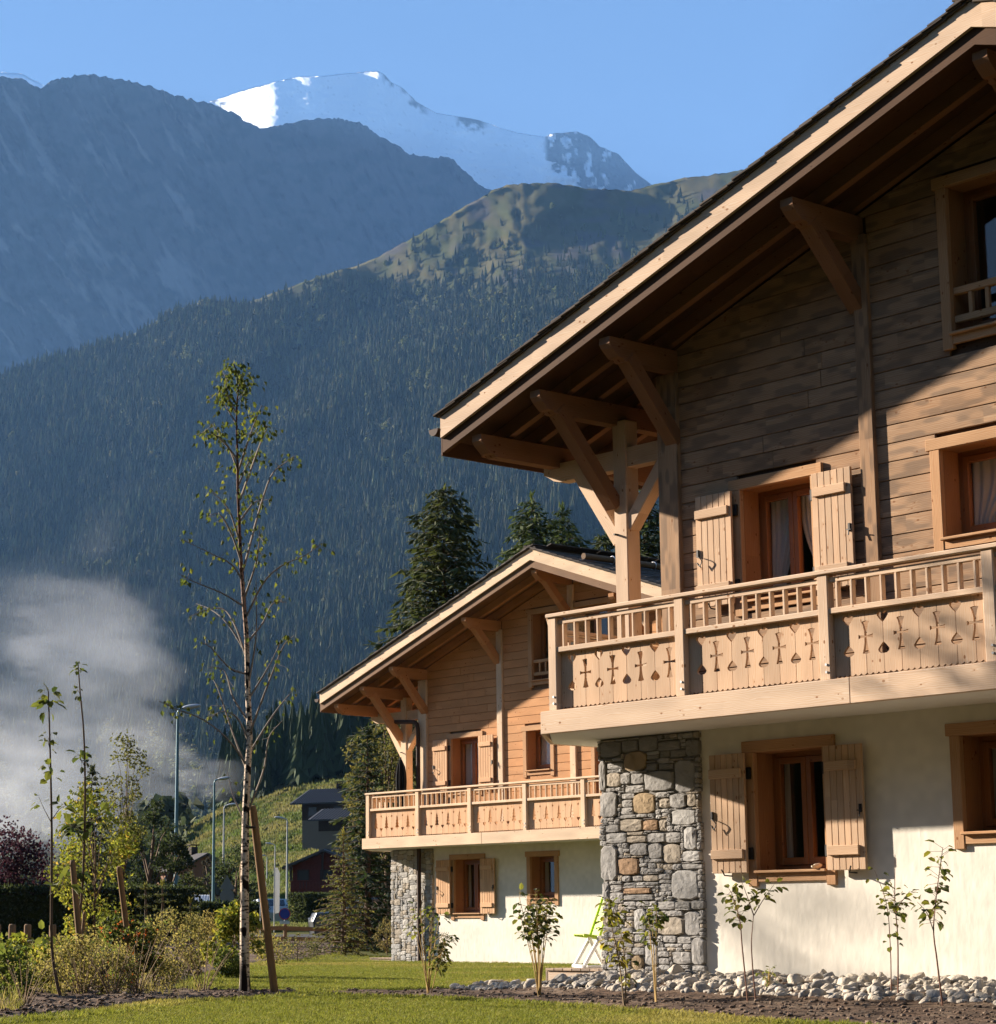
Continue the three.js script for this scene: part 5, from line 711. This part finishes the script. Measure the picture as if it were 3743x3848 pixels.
leafyTree('broadleaf_tree', 'small yellowish tree in front of the orange house', base(372, 140), 3.2, 1.0, { seed: 316, cols: [[0.05, 0.06, 0.016], [0.15, 0.14, 0.04]], leaf: 0.17, n: 1500, low: 0.1, clumps: 24 });
leafyTree('broadleaf_tree', 'pollarded dark tree beside the orange house', base(402, 150), 4.4, 0.5, { seed: 317, cols: [[0.02, 0.02, 0.012], [0.06, 0.05, 0.03]], leaf: 0.14, n: 500, low: 0.6, clumps: 9, trunk: 0.25 });
// ---- hedges
function hedge(label, pts, h, w, seed, n) {
  const r = rng(seed), s = new Soup(), core = [], T = thing('clipped_hedge', label, 'hedge');
  for (let i = 0; i + 1 < pts.length; i++) { const [x0, z0] = pts[i], [x1, z1] = pts[i + 1], L = Math.hypot(x1 - x0, z1 - z0), ux = (x1 - x0) / L, uz = (z1 - z0) / L, m = Math.round(n * L), y0 = G((x0 + x1) / 2, (z0 + z1) / 2);
    core.push(noUv(bar([x0 + ux * 0.25, y0 + h * 0.46, z0 + uz * 0.25], [x1 - ux * 0.25, y0 + h * 0.46, z1 - uz * 0.25], w * 0.72, h * 0.86, [0, 1, 0], 0.03)));
    for (let k = 0; k < m; k++) { const f = r(), end = f > 0.88, t = end ? (r() < 0.5 ? 0.1 : L - 0.1) : r() * L, a = rr(-0.5, 0.5, r), y = f < 0.4 ? h : h * r(), b = f < 0.4 || end ? a * w : Math.sign(a) * w / 2, p = V3(x0 + ux * t - uz * b, y0 + y + 0.05 * (r() - 0.5), z0 + uz * t + ux * b); s.leaf(p, rdir(r), rdir(r), rr(0.10, 0.2, r), 0.08, tint(mixc([0.032, 0.044, 0.014], [0.055, 0.07, 0.02], r()), 0.8 + 0.4 * r())); } }
  put('core', mergeGeometries(core), std([0.03, 0.042, 0.014], { roughness: 1 }), T); put('foliage', s.build(), LEAF, T);
}
hedge('long dark clipped hedge behind the wooden post fence', [[-12.5, -63], [-6.2, -66], [-4.35, -67.5]], 1.62, 1.3, 401, 1300);
hedge('low dark hedge behind the second street lamp', [[-6.2, -98], [-3.2, -100]], 1.25, 1.2, 402, 1200);
hedge('dark hedge under the red chalet', [[-2.0, -118], [2.6, -122]], 1.7, 1.4, 403, 1500);
// ---- wooden fence
{
  const fence = (label, posts, h, rad, rails) => { const T = thing('wooden_fence', label, 'fence'); const P = posts.map(([px, d]) => base(px, d)); for (const p of P) put('post', tube([[p[0], p[1] - 0.1, p[2]], [p[0], p[1] + h - 0.03, p[2]], [p[0], p[1] + h, p[2]]], [rad, rad, rad * 0.75], 10), BARK.stake, T); for (let i = 0; i + 1 < P.length; i++) for (const y of rails) put('rail', bar([P[i][0], P[i][1] + y, P[i][2]], [P[i + 1][0], P[i + 1][1] + y, P[i + 1][2]], 0.06, 0.11), BARK.stake, T); };
  fence('close-set round post fence at the left edge', [[-30, 40], [-8, 40.2], [6, 40.4], [34, 40.6], [63, 40.8], [110, 41.5], [168, 42.5]], 0.80, 0.066, [0.42]);
  fence('low rail fence between the bed and the road', [[300, 60], [386, 61], [470, 62], [547, 62.5], [640, 63], [760, 64]], 0.62, 0.05, [0.5, 0.22]);
}
// ---- road beyond the fence
{ const pos = [], uv = [], idx = [], n = 40; for (let j = 0; j <= 8; j++) for (let i = 0; i <= n; i++) { const x = lerp(-34, 26, i / n), z = -lerp(71, 88, j / 8) - x * 0.3; pos.push(x, G(x, z) + 0.03, z); uv.push(x, z); } for (let j = 0; j < 8; j++) for (let i = 0; i < n; i++) { const a = j * (n + 1) + i; idx.push(a, a + 1, a + n + 1, a + 1, a + n + 2, a + n + 1); } const g = new THREE.BufferGeometry(); g.setAttribute('position', new THREE.Float32BufferAttribute(pos, 3)); g.setAttribute('uv', new THREE.Float32BufferAttribute(uv, 2)); g.setIndex(idx); g.computeVertexNormals(); setting('road', g, std([0.06, 0.06, 0.062], { roughness: 0.9, map: N1 })); }
// ---- street lamps
{
  const paint = std([0.10, 0.20, 0.24], { roughness: 0.45, metalness: 0.2 }), grey = std([0.42, 0.43, 0.44], { roughness: 0.5 });
  const lamp = (px, d, topPy, side, label, m) => { const p = base(px, d), h = EYE + (1783 - topPy) / 4273 * d - p[1], T = thing('street_lamp', label, 'street lamp', p, 0, 'street lamps along the road'), s = side; put('pole', tube([[0, -0.1, 0], [0, h * 0.5, 0], [0, h - 0.15, 0]], [0.09, 0.07, 0.05], 10), m, T); put('arm', tube([[0, h - 0.2, 0], [s * 0.04, h - 0.06, 0], [s * 0.18, h, 0]], 0.04, 8), m, T);
    const g = new THREE.SphereGeometry(0.5, 14, 8); g.scale(0.72, 0.17, 0.26).rotateZ(s * 0.14).translate(s * 0.5, h + 0.05, 0); put('lamp_head', g, grey, T); };
  lamp(340, 83, 1360, 1, 'tallest and nearest street lamp, teal pole rising left of the birch', paint);
  lamp(411, 118, 1496, 1, 'second street lamp, grey-teal pole just left of the birch', paint);
  lamp(430, 142, 1545, 1, 'third street lamp, close behind the second one', grey);
  lamp(550, 150, 1570, -1, 'street lamp with head to the left, near the blue road sign', grey);
  lamp(527, 205, 1618, -1, 'slim distant street lamp left of the red chalet', grey);
  lamp(512, 255, 1640, -1, 'faintest and farthest street lamp on the meadow foot', grey);
  // signs
  const disc = (r0, t) => new THREE.CylinderGeometry(r0, r0, t, 24).rotateX(Math.PI / 2);
  { const p = base(546, 92), k = 92 / 4273, y = EYE + (1783 - 1748) * k - p[1], T = thing('road_sign', 'round blue road sign with red rim on a grey post', 'road sign', p); put('post', tube([[0, -0.1, -0.03], [0, y + 0.2, -0.03]], 0.03, 8), grey, T); put('rim', disc(0.235, 0.02).translate(0, y, 0), std([0.45, 0.03, 0.03], { roughness: 0.5 }), T); put('face', disc(0.20, 0.02).translate(0, y, 0.006), std([0.03, 0.05, 0.30], { roughness: 0.5 }), T); put('plate', box(-0.2, 0.2, y - 0.40, y - 0.28, -0.005, 0.01, 0.003), std([0.6, 0.6, 0.6]), T); }
  { const p = base(437, 112), k = 112 / 4273, y = EYE + (1783 - 1692) * k - p[1], T = thing('road_sign', 'grey back of a triangular sign above a round one, by the third lamp', 'road sign', p); put('post', tube([[0, -0.1, -0.03], [0, y + 0.2, -0.03]], 0.03, 8), grey, T); const sgn = std([0.16, 0.165, 0.17], { roughness: 0.7 }); put('triangle', slab([[-0.38, -0.28], [0.38, -0.28], [0, 0.42]], 0.02).translate(0, y, 0), sgn, T); put('disc', disc(0.36, 0.02).translate(0, y - 0.62, 0.006), sgn, T); }
  { const p = base(334, 100), k = 100 / 4273, y = EYE + (1783 - 1690) * k - p[1], T = thing('road_sign', 'grey back of a round sign half hidden behind the tallest lamp', 'road sign', p); put('post', tube([[0, -0.1, -0.03], [0, y, -0.03]], 0.03, 8), grey, T); put('disc', disc(0.42, 0.02).translate(0, y, 0), std([0.28, 0.29, 0.30], { roughness: 0.5, metalness: 0.4 }), T); }
  for (const [px, y0, y1, label] of [[500, 1745, 1680, 'white feather banner just right of the birch'], [526, 1748, 1662, 'narrow white feather banner near the blue sign']]) { const d = 95, k = d / 4273, p = base(px, d), a = EYE + (1783 - y0) * k - p[1], b = EYE + (1783 - y1) * k - p[1], T = thing('feather_banner', label, 'banner', p); put('mast', tube([[0, -0.1, 0], [0, b, 0]], 0.02, 6), grey, T); put('cloth', slab([[0.01, a], [0.22, a + 0.05], [0.24, b - 0.25], [0.14, b], [0.01, b]], 0.01), new THREE.MeshPhysicalMaterial({ color: 0xf2f0ec, roughness: 1, transmission: 0.3, thickness: 0 }), T); }
}
// ---- distant houses
{
  const dk = std([0.045, 0.032, 0.026], { map: N1 }), red = std([0.11, 0.03, 0.022], { map: N1 }), roofM = std([0.05, 0.053, 0.06], { roughness: 0.7 }), tileM = std([0.045, 0.048, 0.055], { roughness: 0.6 }), cream = std([0.14, 0.125, 0.105]), orange = std([0.20, 0.10, 0.06]), glassM = std([0.03, 0.035, 0.04], { roughness: 0.1 });
  const house = (name, label, p, turn, { w, d, hb, hw, pitch, wall, low, roof, over = 0.7, wins = [], balcony, chimney, ridges = 0 }) => {
    const T = thing(name, label, 'house', p, turn), top = hb + hw, rise = (w / 2) * pitch;
    put('lower_wall', box(-w / 2, w / 2, -2.5, hb, -d / 2, d / 2, 0), low, T); put('upper_wall', slab([[-w / 2 - 0.03, hb], [w / 2 + 0.03, hb], [w / 2 + 0.03, top], [0, top + rise], [-w / 2 - 0.03, top]], d + 0.06, -d / 2 - 0.03), wall, T);
    const R2 = part('roof', T); for (const s of [-1, 1]) { const X = w / 2 + over, y = top - over * pitch; put('slope', slab(s < 0 ? [[-X, y + 0.04], [0, top + rise + 0.04], [0, top + rise + 0.24], [-X, y + 0.24]] : [[X, y + 0.24], [0, top + rise + 0.24], [0, top + rise + 0.04], [X, y + 0.04]], d + 2 * over, -d / 2 - over), roof, R2);
      for (let k = 1; k < ridges; k++) { const t = k / ridges, z = -d / 2 - over + (d + 2 * over) * t; put('roof_rib', bar([s * X, y + 0.27, z], [0, top + rise + 0.27, z], 0.07, 0.06, [0, 0, 1], 0), roof, R2); } }
    if (chimney) put('chimney', mergeGeometries([box(-0.35, 0.35, top + rise - 0.4, top + rise + 0.9, -0.4, 0.4, 0.03), box(-0.5, 0.5, top + rise + 1.05, top + rise + 1.15, -0.5, 0.5, 0.03), box(-0.3, -0.2, top + rise + 0.9, top + rise + 1.05, -0.3, -0.2, 0), box(0.2, 0.3, top + rise + 0.9, top + rise + 1.05, 0.2, 0.3, 0)]), dk, T);
    for (const [x, y, ww, hh, side] of wins) { const W = part('window', T), g = side ? [d / 2 + 0.03] : [d / 2 + 0.03]; put('pane', side ? box(-w / 2 - 0.06, -w / 2 - 0.032, y, y + hh, x, x + ww, 0) : box(x, x + ww, y, y + hh, g[0] + 0.002, g[0] + 0.03, 0), glassM, W); put('frame', side ? mergeGeometries([box(-w / 2 - 0.08, -w / 2 - 0.033, y - 0.1, y, x - 0.1, x + ww + 0.1, 0), box(-w / 2 - 0.08, -w / 2 - 0.033, y + hh, y + hh + 0.1, x - 0.1, x + ww + 0.1, 0)]) : mergeGeometries([box(x - 0.1, x + ww + 0.1, y - 0.1, y, g[0], g[0] + 0.06, 0), box(x - 0.1, x + ww + 0.1, y + hh, y + hh + 0.1, g[0], g[0] + 0.06, 0), box(x - 0.1, x, y, y + hh, g[0], g[0] + 0.06, 0), box(x + ww, x + ww + 0.1, y, y + hh, g[0], g[0] + 0.06, 0)]), dk, W); }
    if (balcony) { const B = part('balcony', T); put('floor', box(-w / 2, w / 2, hb - 0.15, hb, d / 2 + 0.03, d / 2 + 1.1, 0.01), wall, B); put('handrail', box(-w / 2, w / 2, hb + 0.95, hb + 1.05, d / 2 + 1.02, d / 2 + 1.12, 0.01), wall, B); for (let x = -w / 2 + 0.1; x < w / 2; x += 0.3) put('board', box(x, x + 0.24, hb + 0.02, hb + 0.94, d / 2 + 1.05, d / 2 + 1.08, 0), wall, B); for (const x of [-w / 2 + 0.15, 0, w / 2 - 0.15]) put('post', box(x - 0.08, x + 0.08, hb + 1.06, top + rise - Math.abs(x) * pitch - 0.1, d / 2 + 0.98, d / 2 + 1.14, 0), dk, B); }
    return T;
  };
  let p = base(650, 300); house('distant_house', 'large dark house with grey ribbed roof on the meadow', [p[0], p[1] + 0.4, p[2]], 1.05, { w: 7.6, d: 7.2, hb: 3.0, hw: 2.5, pitch: 0.42, wall: dk, low: cream, roof: roofM, over: 1.2, wins: [[-2.6, 3.6, 1.1, 1.3], [1.4, 3.6, 1.1, 1.3], [-2.0, 0.8, 1.2, 1.3], [-2.6, 3.5, 1.2, 1.2, 1], [1.2, 3.5, 1.2, 1.2, 1]], chimney: true, ridges: 26 });
  p = base(662, 280); house('distant_house', 'lower dark wing house in front of the grey-roofed one', [p[0], p[1] + 0.4, p[2]], 1.05, { w: 5, d: 5, hb: 2.6, hw: 1.6, pitch: 0.42, wall: dk, low: cream, roof: roofM, over: 1.0, wins: [[-1.5, 3.0, 1.0, 1.0], [-1.2, 0.6, 1.1, 1.3]], chimney: true, ridges: 16 });
  p = base(640, 200); house('distant_house', 'dark red timber chalet with tiled roof beside the dark spruce', [p[0], p[1] - 0.2, p[2]], -0.28, { w: 6.0, d: 5.6, hb: 1.6, hw: 2.3, pitch: 0.40, wall: red, low: cream, roof: tileM, over: 0.8, wins: [[-2.5, 2.0, 0.9, 1.5], [-0.4, 2.0, 0.9, 1.5], [1.4, 2.0, 0.9, 1.5], [-2.4, 0.1, 0.9, 1.1]], balcony: true, ridges: 12 });
  p = base(372, 225); house('distant_house', 'small house with orange walls and two chimneys behind the lamps', p, 0.5, { w: 5.6, d: 6, hb: 2.2, hw: 1.3, pitch: 0.5, wall: orange, low: orange, roof: std([0.07, 0.065, 0.065]), over: 0.5, wins: [[-1.6, 1.1, 0.9, 1.2], [0.7, 1.1, 0.9, 1.2]], chimney: true });
  p = base(618, 425); house('distant_house', 'tiny dark house high on the meadow below the wood', p, 0.7, { w: 7, d: 8, hb: 2.6, hw: 2.2, pitch: 0.45, wall: dk, low: cream, roof: roofM, over: 0.9, wins: [[-2.3, 3.0, 1.0, 1.2], [1.0, 3.0, 1.0, 1.2]], chimney: true });
  // corrugated shed roof
  p = base(372, 118); const T = thing('metal_shed', 'low shed with corrugated metal roof behind the hedge', 'shed', p, 0.1); put('wall', box(-0.75, 0.75, -0.3, 0.9, -0.9, 0.9, 0), dk, T); const cor = [], n = 44; for (let i = 0; i <= n; i++) cor.push([lerp(-0.9, 0.9, i / n), 0.02 * Math.cos(i * Math.PI)]); for (let i = n; i >= 0; i--) cor.push([lerp(-0.9, 0.9, i / n), 0.02 * Math.cos(i * Math.PI) - 0.012]); put('roof', slab(cor.reverse(), 2.1, -1.05).rotateX(0.42).translate(0, 1.45, 0), std([0.32, 0.35, 0.39], { roughness: 0.45, metalness: 0.6 }), T);
  put('side_wall', box(-0.75, 0.75, 0.901, 1.3, -0.9, -0.2, 0), dk, T);
}
// ---- woods along the top of the meadow
{
  const r = rng(808), con = [], bro = []; for (let i = 0; i < 230; i++) { const px = rr(425, 1150, r), d = rr(405, 470, r), b = base(px, d); con.push([b[0], b[1] - 0.5, b[2], rr(10, 18, r) * (px > 640 ? 1.2 : 1), rr(0.9, 1.25, r), r() * 6.28, tint([0.04, 0.06, 0.026], 0.7 + 0.6 * r())]); }
  for (let i = 0; i < 150; i++) { const px = rr(-60, 330, r), d = rr(330, 470, r), b = base(px, d); (r() < 0.55 ? bro : con).push([b[0], b[1] - 0.5, b[2], rr(7, 15, r), rr(0.9, 1.2, r), r() * 6.28, tint([0.06, 0.075, 0.03], 0.7 + 0.6 * r())]); }
  const m = leafMat([1, 1, 1], 0.25); scatter('conifer_wood', firShape(91, 9), m, con); scatter('broadleaf_wood', leafyShape(92), m, bro);
}
// ---- parked cars
function car(label, p, turn, rgb) {
  const T = thing('parked_car', label, 'car', p, turn), paint = std(rgb, { roughness: 0.3, metalness: 0.2 }), dark = std([0.02, 0.02, 0.022], { roughness: 0.6 }), gl = std([0.02, 0.025, 0.03], { roughness: 0.05 });
  const prof = [[-2.0, 0.35], [-2.05, 0.7], [-1.95, 0.92], [-1.0, 1.0], [-0.45, 1.42], [1.15, 1.45], [1.85, 1.05], [2.0, 0.75], [1.98, 0.35]], g = new THREE.ExtrudeGeometry(new THREE.Shape(prof.map((q) => new THREE.Vector2(...q))), { depth: 1.5, bevelEnabled: true, bevelSize: 0.08, bevelThickness: 0.1, bevelSegments: 2 }).translate(0, 0, -0.75); put('body', g, paint, T);
  for (const s of [-1, 1]) put('side_glass', slab([[-0.75, 1.0], [-0.4, 1.34], [1.05, 1.37], [1.5, 1.03]], 0.01, s > 0 ? 0.852 : -0.862), gl, T);
  put('rear_glass', bar([1.30, 1.42, 0], [1.80, 1.10, 0], 1.3, 0.02, [0, 1, 0], 0).translate(0.08, 0.05, 0), gl, T); put('windscreen', bar([-0.52, 1.38, 0], [-0.95, 1.05, 0], 1.35, 0.02, [0, 1, 0], 0).translate(-0.06, 0.06, 0), gl, T);
  for (const x of [-1.25, 1.25]) for (const z of [-0.8, 0.8]) { const W = part('wheel', T); put('tyre', new THREE.TorusGeometry(0.25, 0.08, 8, 18).translate(x, 0.32, z), dark, W); put('rim', new THREE.CylinderGeometry(0.18, 0.18, 0.1, 14).rotateX(Math.PI / 2).translate(x, 0.32, z), MAT.zinc, W); }
  for (const z of [-0.6, 0.6]) { put('tail_light', box(1.98, 2.09, 0.75, 0.95, z - 0.12, z + 0.12, 0.02), std([0.35, 0.02, 0.02], { roughness: 0.3 }), T); put('headlight', box(-2.13, -2.0, 0.7, 0.85, z - 0.15, z + 0.15, 0.02), std([0.6, 0.6, 0.6], { roughness: 0.2 }), T); }
}
car('dark grey car parked behind the small bright spruce', base(716, 74), 0.1, [0.05, 0.055, 0.06]); car('pale car by the low rail fence, right of the birch', base(516, 128), -1.4, [0.30, 0.33, 0.35]);
// ---- wooden terraces, lawn chair, closed parasol, small things
for (const [o, label] of [[C1, 'wooden terrace edge beside the near stone pillar'], [C2, 'pale wooden terrace edge at foot of the farther pillar']]) {
  const T = thing('terrace', label, 'terrace', o, TH), wood = variants([0.44, 0.36, 0.28], 0.2, WOOD_B, 3, 9), y = o === C1 ? 0.105 : 0.10;
  put('fascia', box(-1.62, 0.86, y - 0.20, y - 0.03, -0.50, -0.46, 0.005, 0), std([0.50, 0.42, 0.34], WOOD_A), T); put('fascia', box(-1.66, -1.622, y - 0.20, y - 0.03, -5.5, -0.46, 0.005, 2), wood[0], T);
  for (let x = -1.64, k = 0; x < 0.84; x += 0.145, k++) put('plank', box(x, x + 0.138, y - 0.028, y, -5.5, -0.44, 0.004, 2), wood[k % 3], T);
}
{ // folding lawn chair: white crossed legs, lime sling, seen from its side
  const w = toWorld(C1, -1.36, 0.105, -0.95), T = thing('lawn_chair', 'lime green folding chair with white legs behind the pillar', 'chair', w, 0.12), white = std([0.80, 0.80, 0.78], { roughness: 0.4 }), lime = new THREE.MeshPhysicalMaterial({ color: new THREE.Color().setRGB(0.46, 0.62, 0.03), roughness: 0.8, transmission: 0.25, thickness: 0 });
  for (const z of [-0.24, 0.24]) { put('leg', bar([-0.19, 0.0, z], [0.02, 0.36, z], 0.035, 0.06, [0, 0, 1]), white, T); put('leg', bar([0.16, 0.0, z + 0.04], [-0.02, 0.36, z + 0.04], 0.03, 0.045, [0, 0, 1]), white, T); put('arm', bar([0.0, 0.34, z], [0.17, 0.80, z], 0.028, 0.045, [0, 0, 1]), lime, T); put('seat_rail', bar([-0.18, 0.37, z], [0.14, 0.33, z], 0.028, 0.04, [0, 0, 1]), lime, T); }
  put('foot_bar', bar([-0.19, 0.02, -0.26], [-0.19, 0.02, 0.26], 0.035, 0.035), white, T); put('foot_bar', bar([0.16, 0.02, -0.22], [0.16, 0.02, 0.3], 0.035, 0.035), white, T); put('base_rail', bar([-0.16, 0.02, 0.3], [0.16, 0.02, 0.3], 0.03, 0.03), white, T);
  put('backrest', bar([0.01, 0.35, 0], [0.175, 0.80, 0], 0.012, 0.46, [0, 0, 1]).translate(0.012, 0, 0), lime, T); put('seat', bar([-0.17, 0.37, 0], [0.13, 0.335, 0], 0.012, 0.46, [0, 0, 1]).translate(0, 0.01, 0), lime, T);
}
{ const w = toWorld(C2, 0.52, 2.8, 0.35), T = thing('parasol', 'closed black parasol standing on the farther balcony', 'parasol', w), n = 20, pts = []; const s = new Soup(); for (let j = 0; j < 8; j++) for (let k = 0; k < n; k++) { const f = (j2, k2) => { const t = j2 / 8, a = k2 / n * 6.28, q = (0.03 + 0.11 * Math.sin(Math.PI * Math.pow(t, 0.7)) * (0.75 + 0.25 * Math.cos(a * 7))) * (t > 0.98 ? 0.3 : 1); return V3(q * Math.cos(a), 1.85 - t * 1.35, q * Math.sin(a)); }; s.tri(f(j, k), f(j, k + 1), f(j + 1, k), [1, 1, 1]); s.tri(f(j, k + 1), f(j + 1, k + 1), f(j + 1, k), [1, 1, 1]); } put('canopy', s.build(), std([0.012, 0.012, 0.013], { roughness: 0.9 }), T); put('pole', tube([[0, 0, 0], [0, 1.9, 0]], 0.02, 8), MAT.iron, T); put('foot', new THREE.CylinderGeometry(0.2, 0.22, 0.06, 16).translate(0, 0.03, 0), MAT.iron, T); }
{ const w = toWorld(C1, 2.74, 1.15, -0.02); const g = mergeGeometries([pebble(61).scale(0.13, 0.08, 0.09), pebble(62).scale(0.09, 0.05, 0.06).translate(-0.08, -0.01, 0.02)]); single('driftwood', g, MAT.bone, 'pale bleached driftwood lump on the lower window sill', 'driftwood', w, 0.7); }
// ---------------------------------------------------------------- trees just outside the view on the left and behind: firs added to dim ambient light, one broadleaf to throw the soft branch shadows on the wall
{
  const r = rng(717), sp = []; for (const [x, z, h] of [[-9.5, -13, 13], [-12.5, -17.5, 14], [-8, -8.5, 12], [-14, -11, 15], [-11, -4, 14], [-6.5, -3, 11], [-15, -6, 15], [-4, 5, 12], [-10, 3, 14], [2, 9, 12], [9, 6, 12]]) sp.push([x, G(x, z) - 0.2, z, h, 1.15, r() * 6.28, tint([0.03, 0.045, 0.018], 0.8 + 0.4 * r())]);
  for (let i = 0; i < 70; i++) { const x = rr(-34, -9, r), z = -14.4 + 0.643 * x + rr(5, 24, r); sp.push([x, G(x, z) - 0.2, z, rr(11, 18, r), 1.3, r() * 6.28, tint([0.035, 0.05, 0.02], 0.85 + 0.3 * r())]); }
  for (let i = 0; i < 90; i++) { const az = rr(62, 236, r) * DEG, d = rr(17, 46, r), x = d * Math.sin(az), z = -d * Math.cos(az); sp.push([x, G(x, z) - 0.2, z, rr(11, 19, r), 1.3, r() * 6.28, tint([0.028, 0.042, 0.017], 0.8 + 0.4 * r())]); }
  scatter('conifer_wood', firShape(95, 14), leafMat([1, 1, 1], 0.15), sp);
  const s = new Soup(), w = []; for (let k = 0; k < 16; k++) { const y0 = rr(0.66, 0.93, r), a = r() * 6.28, L = rr(0.14, 0.30, r) * (1.25 - y0), e = V3(L * Math.cos(a), y0 + L * rr(0.2, 0.7, r), L * Math.sin(a)); const b = V3(0, y0, 0); s.tri(b.clone().add(V3(0.006, 0, 0)), b.clone().add(V3(-0.006, 0.008, 0)), e, [0.5, 0.4, 0.3]); s.tri(b.clone().add(V3(0, 0.004, 0.004)), b.clone().add(V3(0, -0.004, -0.004)), e, [0.5, 0.4, 0.3]); for (let i = 0; i < 4; i++) s.leaf(b.clone().lerp(e, rr(0.45, 1.05, r)).add(rdir(r).multiplyScalar(0.022 * r())), rdir(r), rdir(r), 0.018, 0.013, [1, 1, 1]); }
  for (let i = 0; i < 6; i++) { const a = i / 6 * 6.28, b = (i + 1) / 6 * 6.28; s.tri(V3(0.012 * Math.cos(a), 0, 0.012 * Math.sin(a)), V3(0.012 * Math.cos(b), 0, 0.012 * Math.sin(b)), V3(0, 0.95, 0), [0.5, 0.4, 0.3]); }
  const spots = []; for (const [lx, ly, t, h] of [[2.3, 0.75, 27, 11.2]]) { const q = toWorld(C1, lx, ly, 0), x = q[0] + SUN.x * t, z = q[2] + SUN.z * t; spots.push([x, G(x, z), z, h, 1, r() * 6, [0.12, 0.14, 0.03]]); }
  scatter('broadleaf_wood', s.build(), LEAF, spots);
}
// ---------------------------------------------------------------- morning mist: banks of drifting vapour over the valley floor, several loose veils deep
{
  const S = 256, veil = (seed, cut, soft) => { const d = new Uint8Array(S * S * 4); for (let y = 0; y < S; y++) for (let x = 0; x < S; x++) { const u = x / S, v = y / S, wx = 0.35 * (fbm(u * 3 + seed, v * 3, 2, 3) - 0.5), n = fbm(u * 4.5 + wx + 0.8 * v + seed * 3.1, v * 7 + wx, 0, 6), e = Math.min(u, 1 - u, 1) * 2, f = ss(0, 0.5, Math.min(e, 2 - e)) * ss(0, 0.18, v) * ss(1, 0.45, v); const q = ss(cut, cut + soft, n * (0.55 + 0.6 * f)) * f; for (let k = 0; k < 3; k++) d[(y * S + x) * 4 + k] = q * 255; d[(y * S + x) * 4 + 3] = 255; } const t = new THREE.DataTexture(d, S, S); t.magFilter = THREE.LinearFilter; t.needsUpdate = true; return t; };
  const maps = [veil(1, 0.27, 0.50), veil(2, 0.29, 0.50), veil(3, 0.26, 0.52), veil(4, 0.36, 0.40)];
  const mats = maps.map((m, i) => new THREE.MeshPhysicalMaterial({ color: new THREE.Color().setRGB(0.60, 0.63, 0.69), roughness: 1, specularIntensity: 0, transmission: 0.55, thickness: 0, alphaMap: m, transparent: true, opacity: [0.19, 0.15, 0.18, 0.14][i], side: THREE.DoubleSide, depthWrite: false }));
  // [bearing px, base py, distance, width m, height m, veil]
  const list = [[-40, 1660, 200, 30, 22, 0], [-70, 1670, 235, 44, 34, 1], [10, 1660, 270, 38, 32, 2], [-60, 1650, 330, 56, 50, 0], [60, 1630, 380, 48, 42, 3], [-100, 1660, 420, 84, 74, 2], [170, 1570, 480, 60, 36, 3], [-20, 1620, 520, 90, 84, 1], [410, 1540, 395, 20, 14, 3], [160, 1310, 1000, 110, 56, 3], [-10, 1420, 720, 130, 110, 0], [110, 1470, 620, 90, 70, 3], [60, 1300, 1100, 150, 90, 3]];
  list.forEach(([px, py, d, w, h, k], i) => {
    const n = 14, m = 8, pos = [], uv = [], idx = [], r = rng(900 + i), x0 = (px - 640) / 4273 * d, y0 = EYE + (1783 - py) / 4273 * d - h * 0.08;
    for (let j = 0; j <= m; j++) for (let a = 0; a <= n; a++) { const u = a / n, v = j / m; pos.push(x0 + (u - 0.5) * w, y0 + v * h, -d + 0.14 * w * Math.sin(u * 5 + i) + 0.1 * w * (fbm(u * 4 + i * 7, v * 3, 0, 3) - 0.5) - v * h * 0.3); uv.push(u, v); }
    for (let j = 0; j < m; j++) for (let a = 0; a < n; a++) { const q = j * (n + 1) + a; idx.push(q, q + 1, q + n + 1, q + 1, q + n + 2, q + n + 1); }
    const g = new THREE.BufferGeometry(); g.setAttribute('position', new THREE.Float32BufferAttribute(pos, 3)); g.setAttribute('uv', new THREE.Float32BufferAttribute(uv, 2)); g.setIndex(idx); g.computeVertexNormals(); const o = put(numbered('mist'), g, mats[k], scene); o.userData = { kind: 'stuff' };
  });
}
renderer.render(scene, camera);
